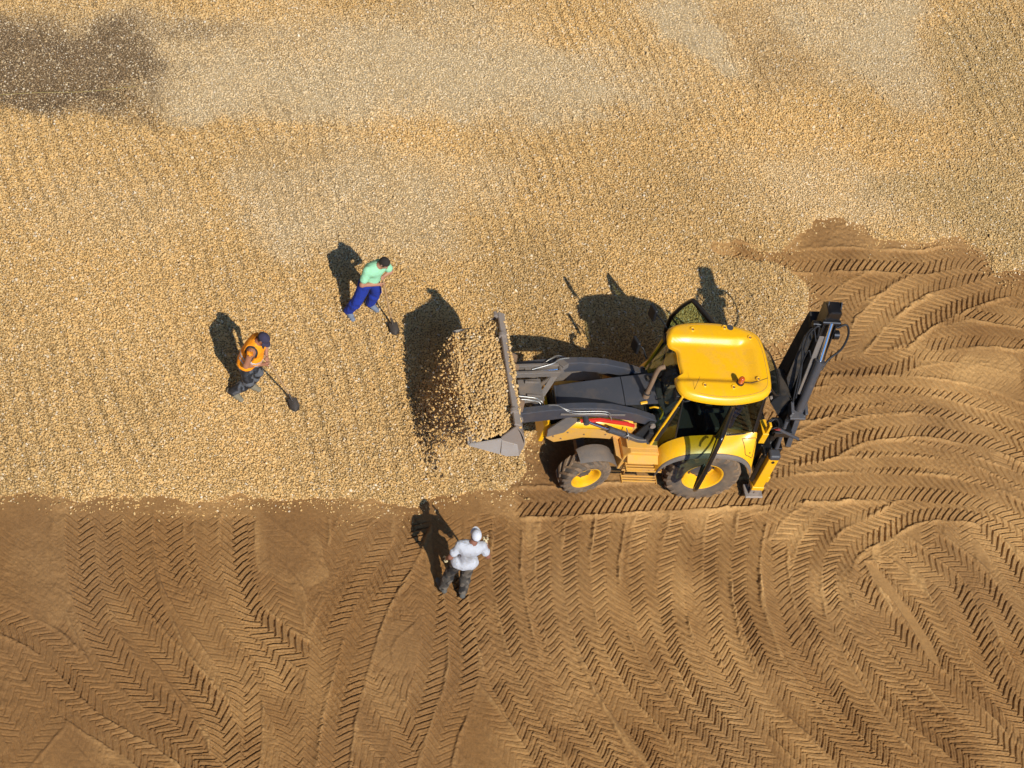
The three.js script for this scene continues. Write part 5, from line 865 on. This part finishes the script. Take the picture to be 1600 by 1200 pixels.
// man in white, seen from behind
person('person', {
  pos: [-4.83, 0.0, 3.2], turn: Math.PI / 2, girth: 0.9, skin: [0.24, 0.1, 0.06], label: 'man in white T-shirt and white cap standing with his back turned on the brown sand',
  shoe: cloth([0.1, 0.095, 0.08]), gloves: cloth([0.62, 0.52, 0.3]),
  joints: (L2) => { const top = L2([-4.6, 1.72, 3.15]), low = L2([-4.42, 0.05, 2.5]), dir = low.map((v, k) => v - top[k]), gR = mix3(top, low, 0.1);
    return { hipL: [0.02, 0.96, -0.09], hipR: [0, 0.96, 0.1], belly: [0.02, 1.1, 0], chest: [0.03, 1.33, 0.01], neck: [0.05, 1.52, 0.03], head: [0.09, 1.66, 0.05], look: [0.98, 0.12, 0.06], lookRight: [-0.06, 0, 0.998],
      shL: [0.03, 1.44, -0.185], shR: [0.03, 1.45, 0.2], elL: [-0.04, 1.17, -0.3], elR: [-0.02, 1.2, 0.36], wrL: [0.06, 0.95, -0.31], wrR: mix3(gR, [-0.02, 1.2, 0.36], 0.2), gripL: [0.1, 0.85, -0.3], gripR: gR, dirL: [1, 0.2, 0.1], dirR: dir,
      knL: [0.08, 0.52, -0.13], knR: [0.04, 0.52, 0.14], anL: [0.0, 0.11, -0.18], anR: [-0.08, 0.1, 0.17], toeL: [0.19, 0.04, -0.24], toeR: [0.13, 0.04, 0.2] }; },
  dress(D) {
    trousers(D, P({ vertexColors: true, roughness: 0.9, name: 'camouflage cloth' }), 0.034, 51, -0.06, (x, y, z) => { const v = noise3(x * 12, y * 12, z * 12, 80), w = noise3(x * 20, y * 18, z * 20, 85); return v > 0.55 ? [0.14, 0.115, 0.085] : w > 0.55 ? [0.022, 0.02, 0.018] : [0.062, 0.052, 0.04]; });
    const sb = [...D.torso.map(([a, b, r, q], i) => [a, b, r + (i < 2 ? 0.034 : 0.016), q + (i < 1 ? 0.034 : 0.012)]), ...['L', 'R'].map((s) => [D.J['sh' + s], mix3(D.J['sh' + s], D.J['el' + s], 0.62), 0.07, 0.076])], F = field(sb, 0.035);
    const m = part('shirt', D.grid((x, y, z) => Math.max(F(x, y, z) + creases(x, y, z, 61, 0.026), D.J.hipL[1] - 0.06 - y, -cap(x, y, z, D.J.neck, mix3(D.J.neck, D.J.head, 0.6), 0.074, 0.09)), sb, 0.02, 0.0095), P({ vertexColors: true, roughness: 0.9, sheen: 0.2, name: 'worn white cotton' }), D.G);
    paint(m, (x, y, z) => { const damp = sst(0.13, 0.0, Math.hypot(z - 0.01, (y - 1.27) * 0.75)) * (0.6 + 0.5 * noise3(x * 14, y * 14, z * 14, 92)), k = 0.96 + 0.08 * noise3(x * 25, y * 25, z * 25, 90); return [lerp(0.45, 0.27, damp) * k, lerp(0.46, 0.265, damp) * k, lerp(0.485, 0.265, damp) * k]; });
    capHat(D, cloth([0.58, 0.59, 0.62]));
    part('hair', surface((x, y, z) => Math.max(D.headF(x, y, z) - 0.006, (x - D.J.head[0]) * D.hd.f.x + (y - D.J.head[1]) * D.hd.f.y + (z - D.J.head[2]) * D.hd.f.z + 0.02, -((y - D.J.head[1]) + 0.03)), D.J.head.map((v) => v - 0.15), D.J.head.map((v) => v + 0.15), 0.007), cloth([0.02, 0.015, 0.012]), D.G);
  },
});

// long-handled tools that the men hold
function shovel(label, top, low, tip, wide, steel) {
  const G = new THREE.Group(); G.name = numbered('shovel'); G.position.set(...low); tag(G, label, 'shovel'); scene.add(G);
  const o = (p) => p.map((v, k) => v - low[k]), t = o(top), e = o(tip), d = V(...t).multiplyScalar(-1).normalize();
  part('shaft', cyl(t, mix3([0, 0, 0], t, -0.02), 0.0165, 0.018, 10), P({ map: dirtMap(128, [0.42, 0.26, 0.12], [0.2, 0.12, 0.06], 0.5, 71), roughness: 0.7, name: 'worn wood' }), G);
  const b = V(...e), L2 = b.length(); b.normalize(); const side = b.clone().cross(V(0, 1, 0)).normalize(), nrm = side.clone().cross(b).normalize();
  part('socket', cyl([0, 0, 0].map((v, k) => v - d.toArray()[k] * 0.1), b.clone().multiplyScalar(0.06).toArray(), 0.022, 0.02, 10), steel, G);
  part('blade', sheet(12, 8, (u, v) => { const w = wide / 2 * (u < 0.6 ? 0.92 + 0.1 * u : Math.sqrt(Math.max(0.0004, 1 - Math.pow((u - 0.6) / 0.4, 2)))), q = (v - 0.5) * 2; return b.clone().multiplyScalar(0.02 + u * L2).addScaledVector(side, w * q).addScaledVector(nrm, 0.03 * q * q + 0.02 * Math.sin(u * 2.2) - 0.01).toArray(); }, 0.004), steel, G);
}
const bladeSteel = P({ map: dirtMap(128, [0.05, 0.043, 0.037], [0.2, 0.13, 0.08], 0.4, 75), roughness: 0.55, metalness: 0.4, name: 'shovel steel' });
shovel('wooden-handled shovel in the hands of the man in the orange vest', [-8.07, 1.1, -0.95], [-7.43, 0.2, -0.69], [-7.35, 0.1, -0.46], 0.19, bladeSteel);
shovel('wooden-handled shovel in the hands of the man in the green shirt', [-5.76, 1.24, -2.8], [-5.37, 0.2, -2.52], [-5.31, 0.1, -2.3], 0.19, bladeSteel);
shovel('long wooden-handled tool that the man in white holds upright before him', [-4.605, 1.77, 3.167], [-4.42, 0.06, 2.5], [-4.4, 0.0, 2.3], 0.22, bladeSteel);

// builder's string across the dark patch
{
  const pts = [[-20, 149], [60, 145], [130, 142], [212, 134]].map(([x, y], k) => { const [a, b] = at(x, y, 0.14); return [a, 0.13 + 0.02 * Math.sin(k * 2), b]; });
  const m = part('string_line', pipe(pts, 0.0035, 60), P({ color: rgb(0.5, 0.38, 0.12), roughness: 0.8, name: 'yellow string' })); tag(m, 'thin yellow builder\'s string across the dark patch of gravel', 'string');
}

renderer.render(scene, camera);
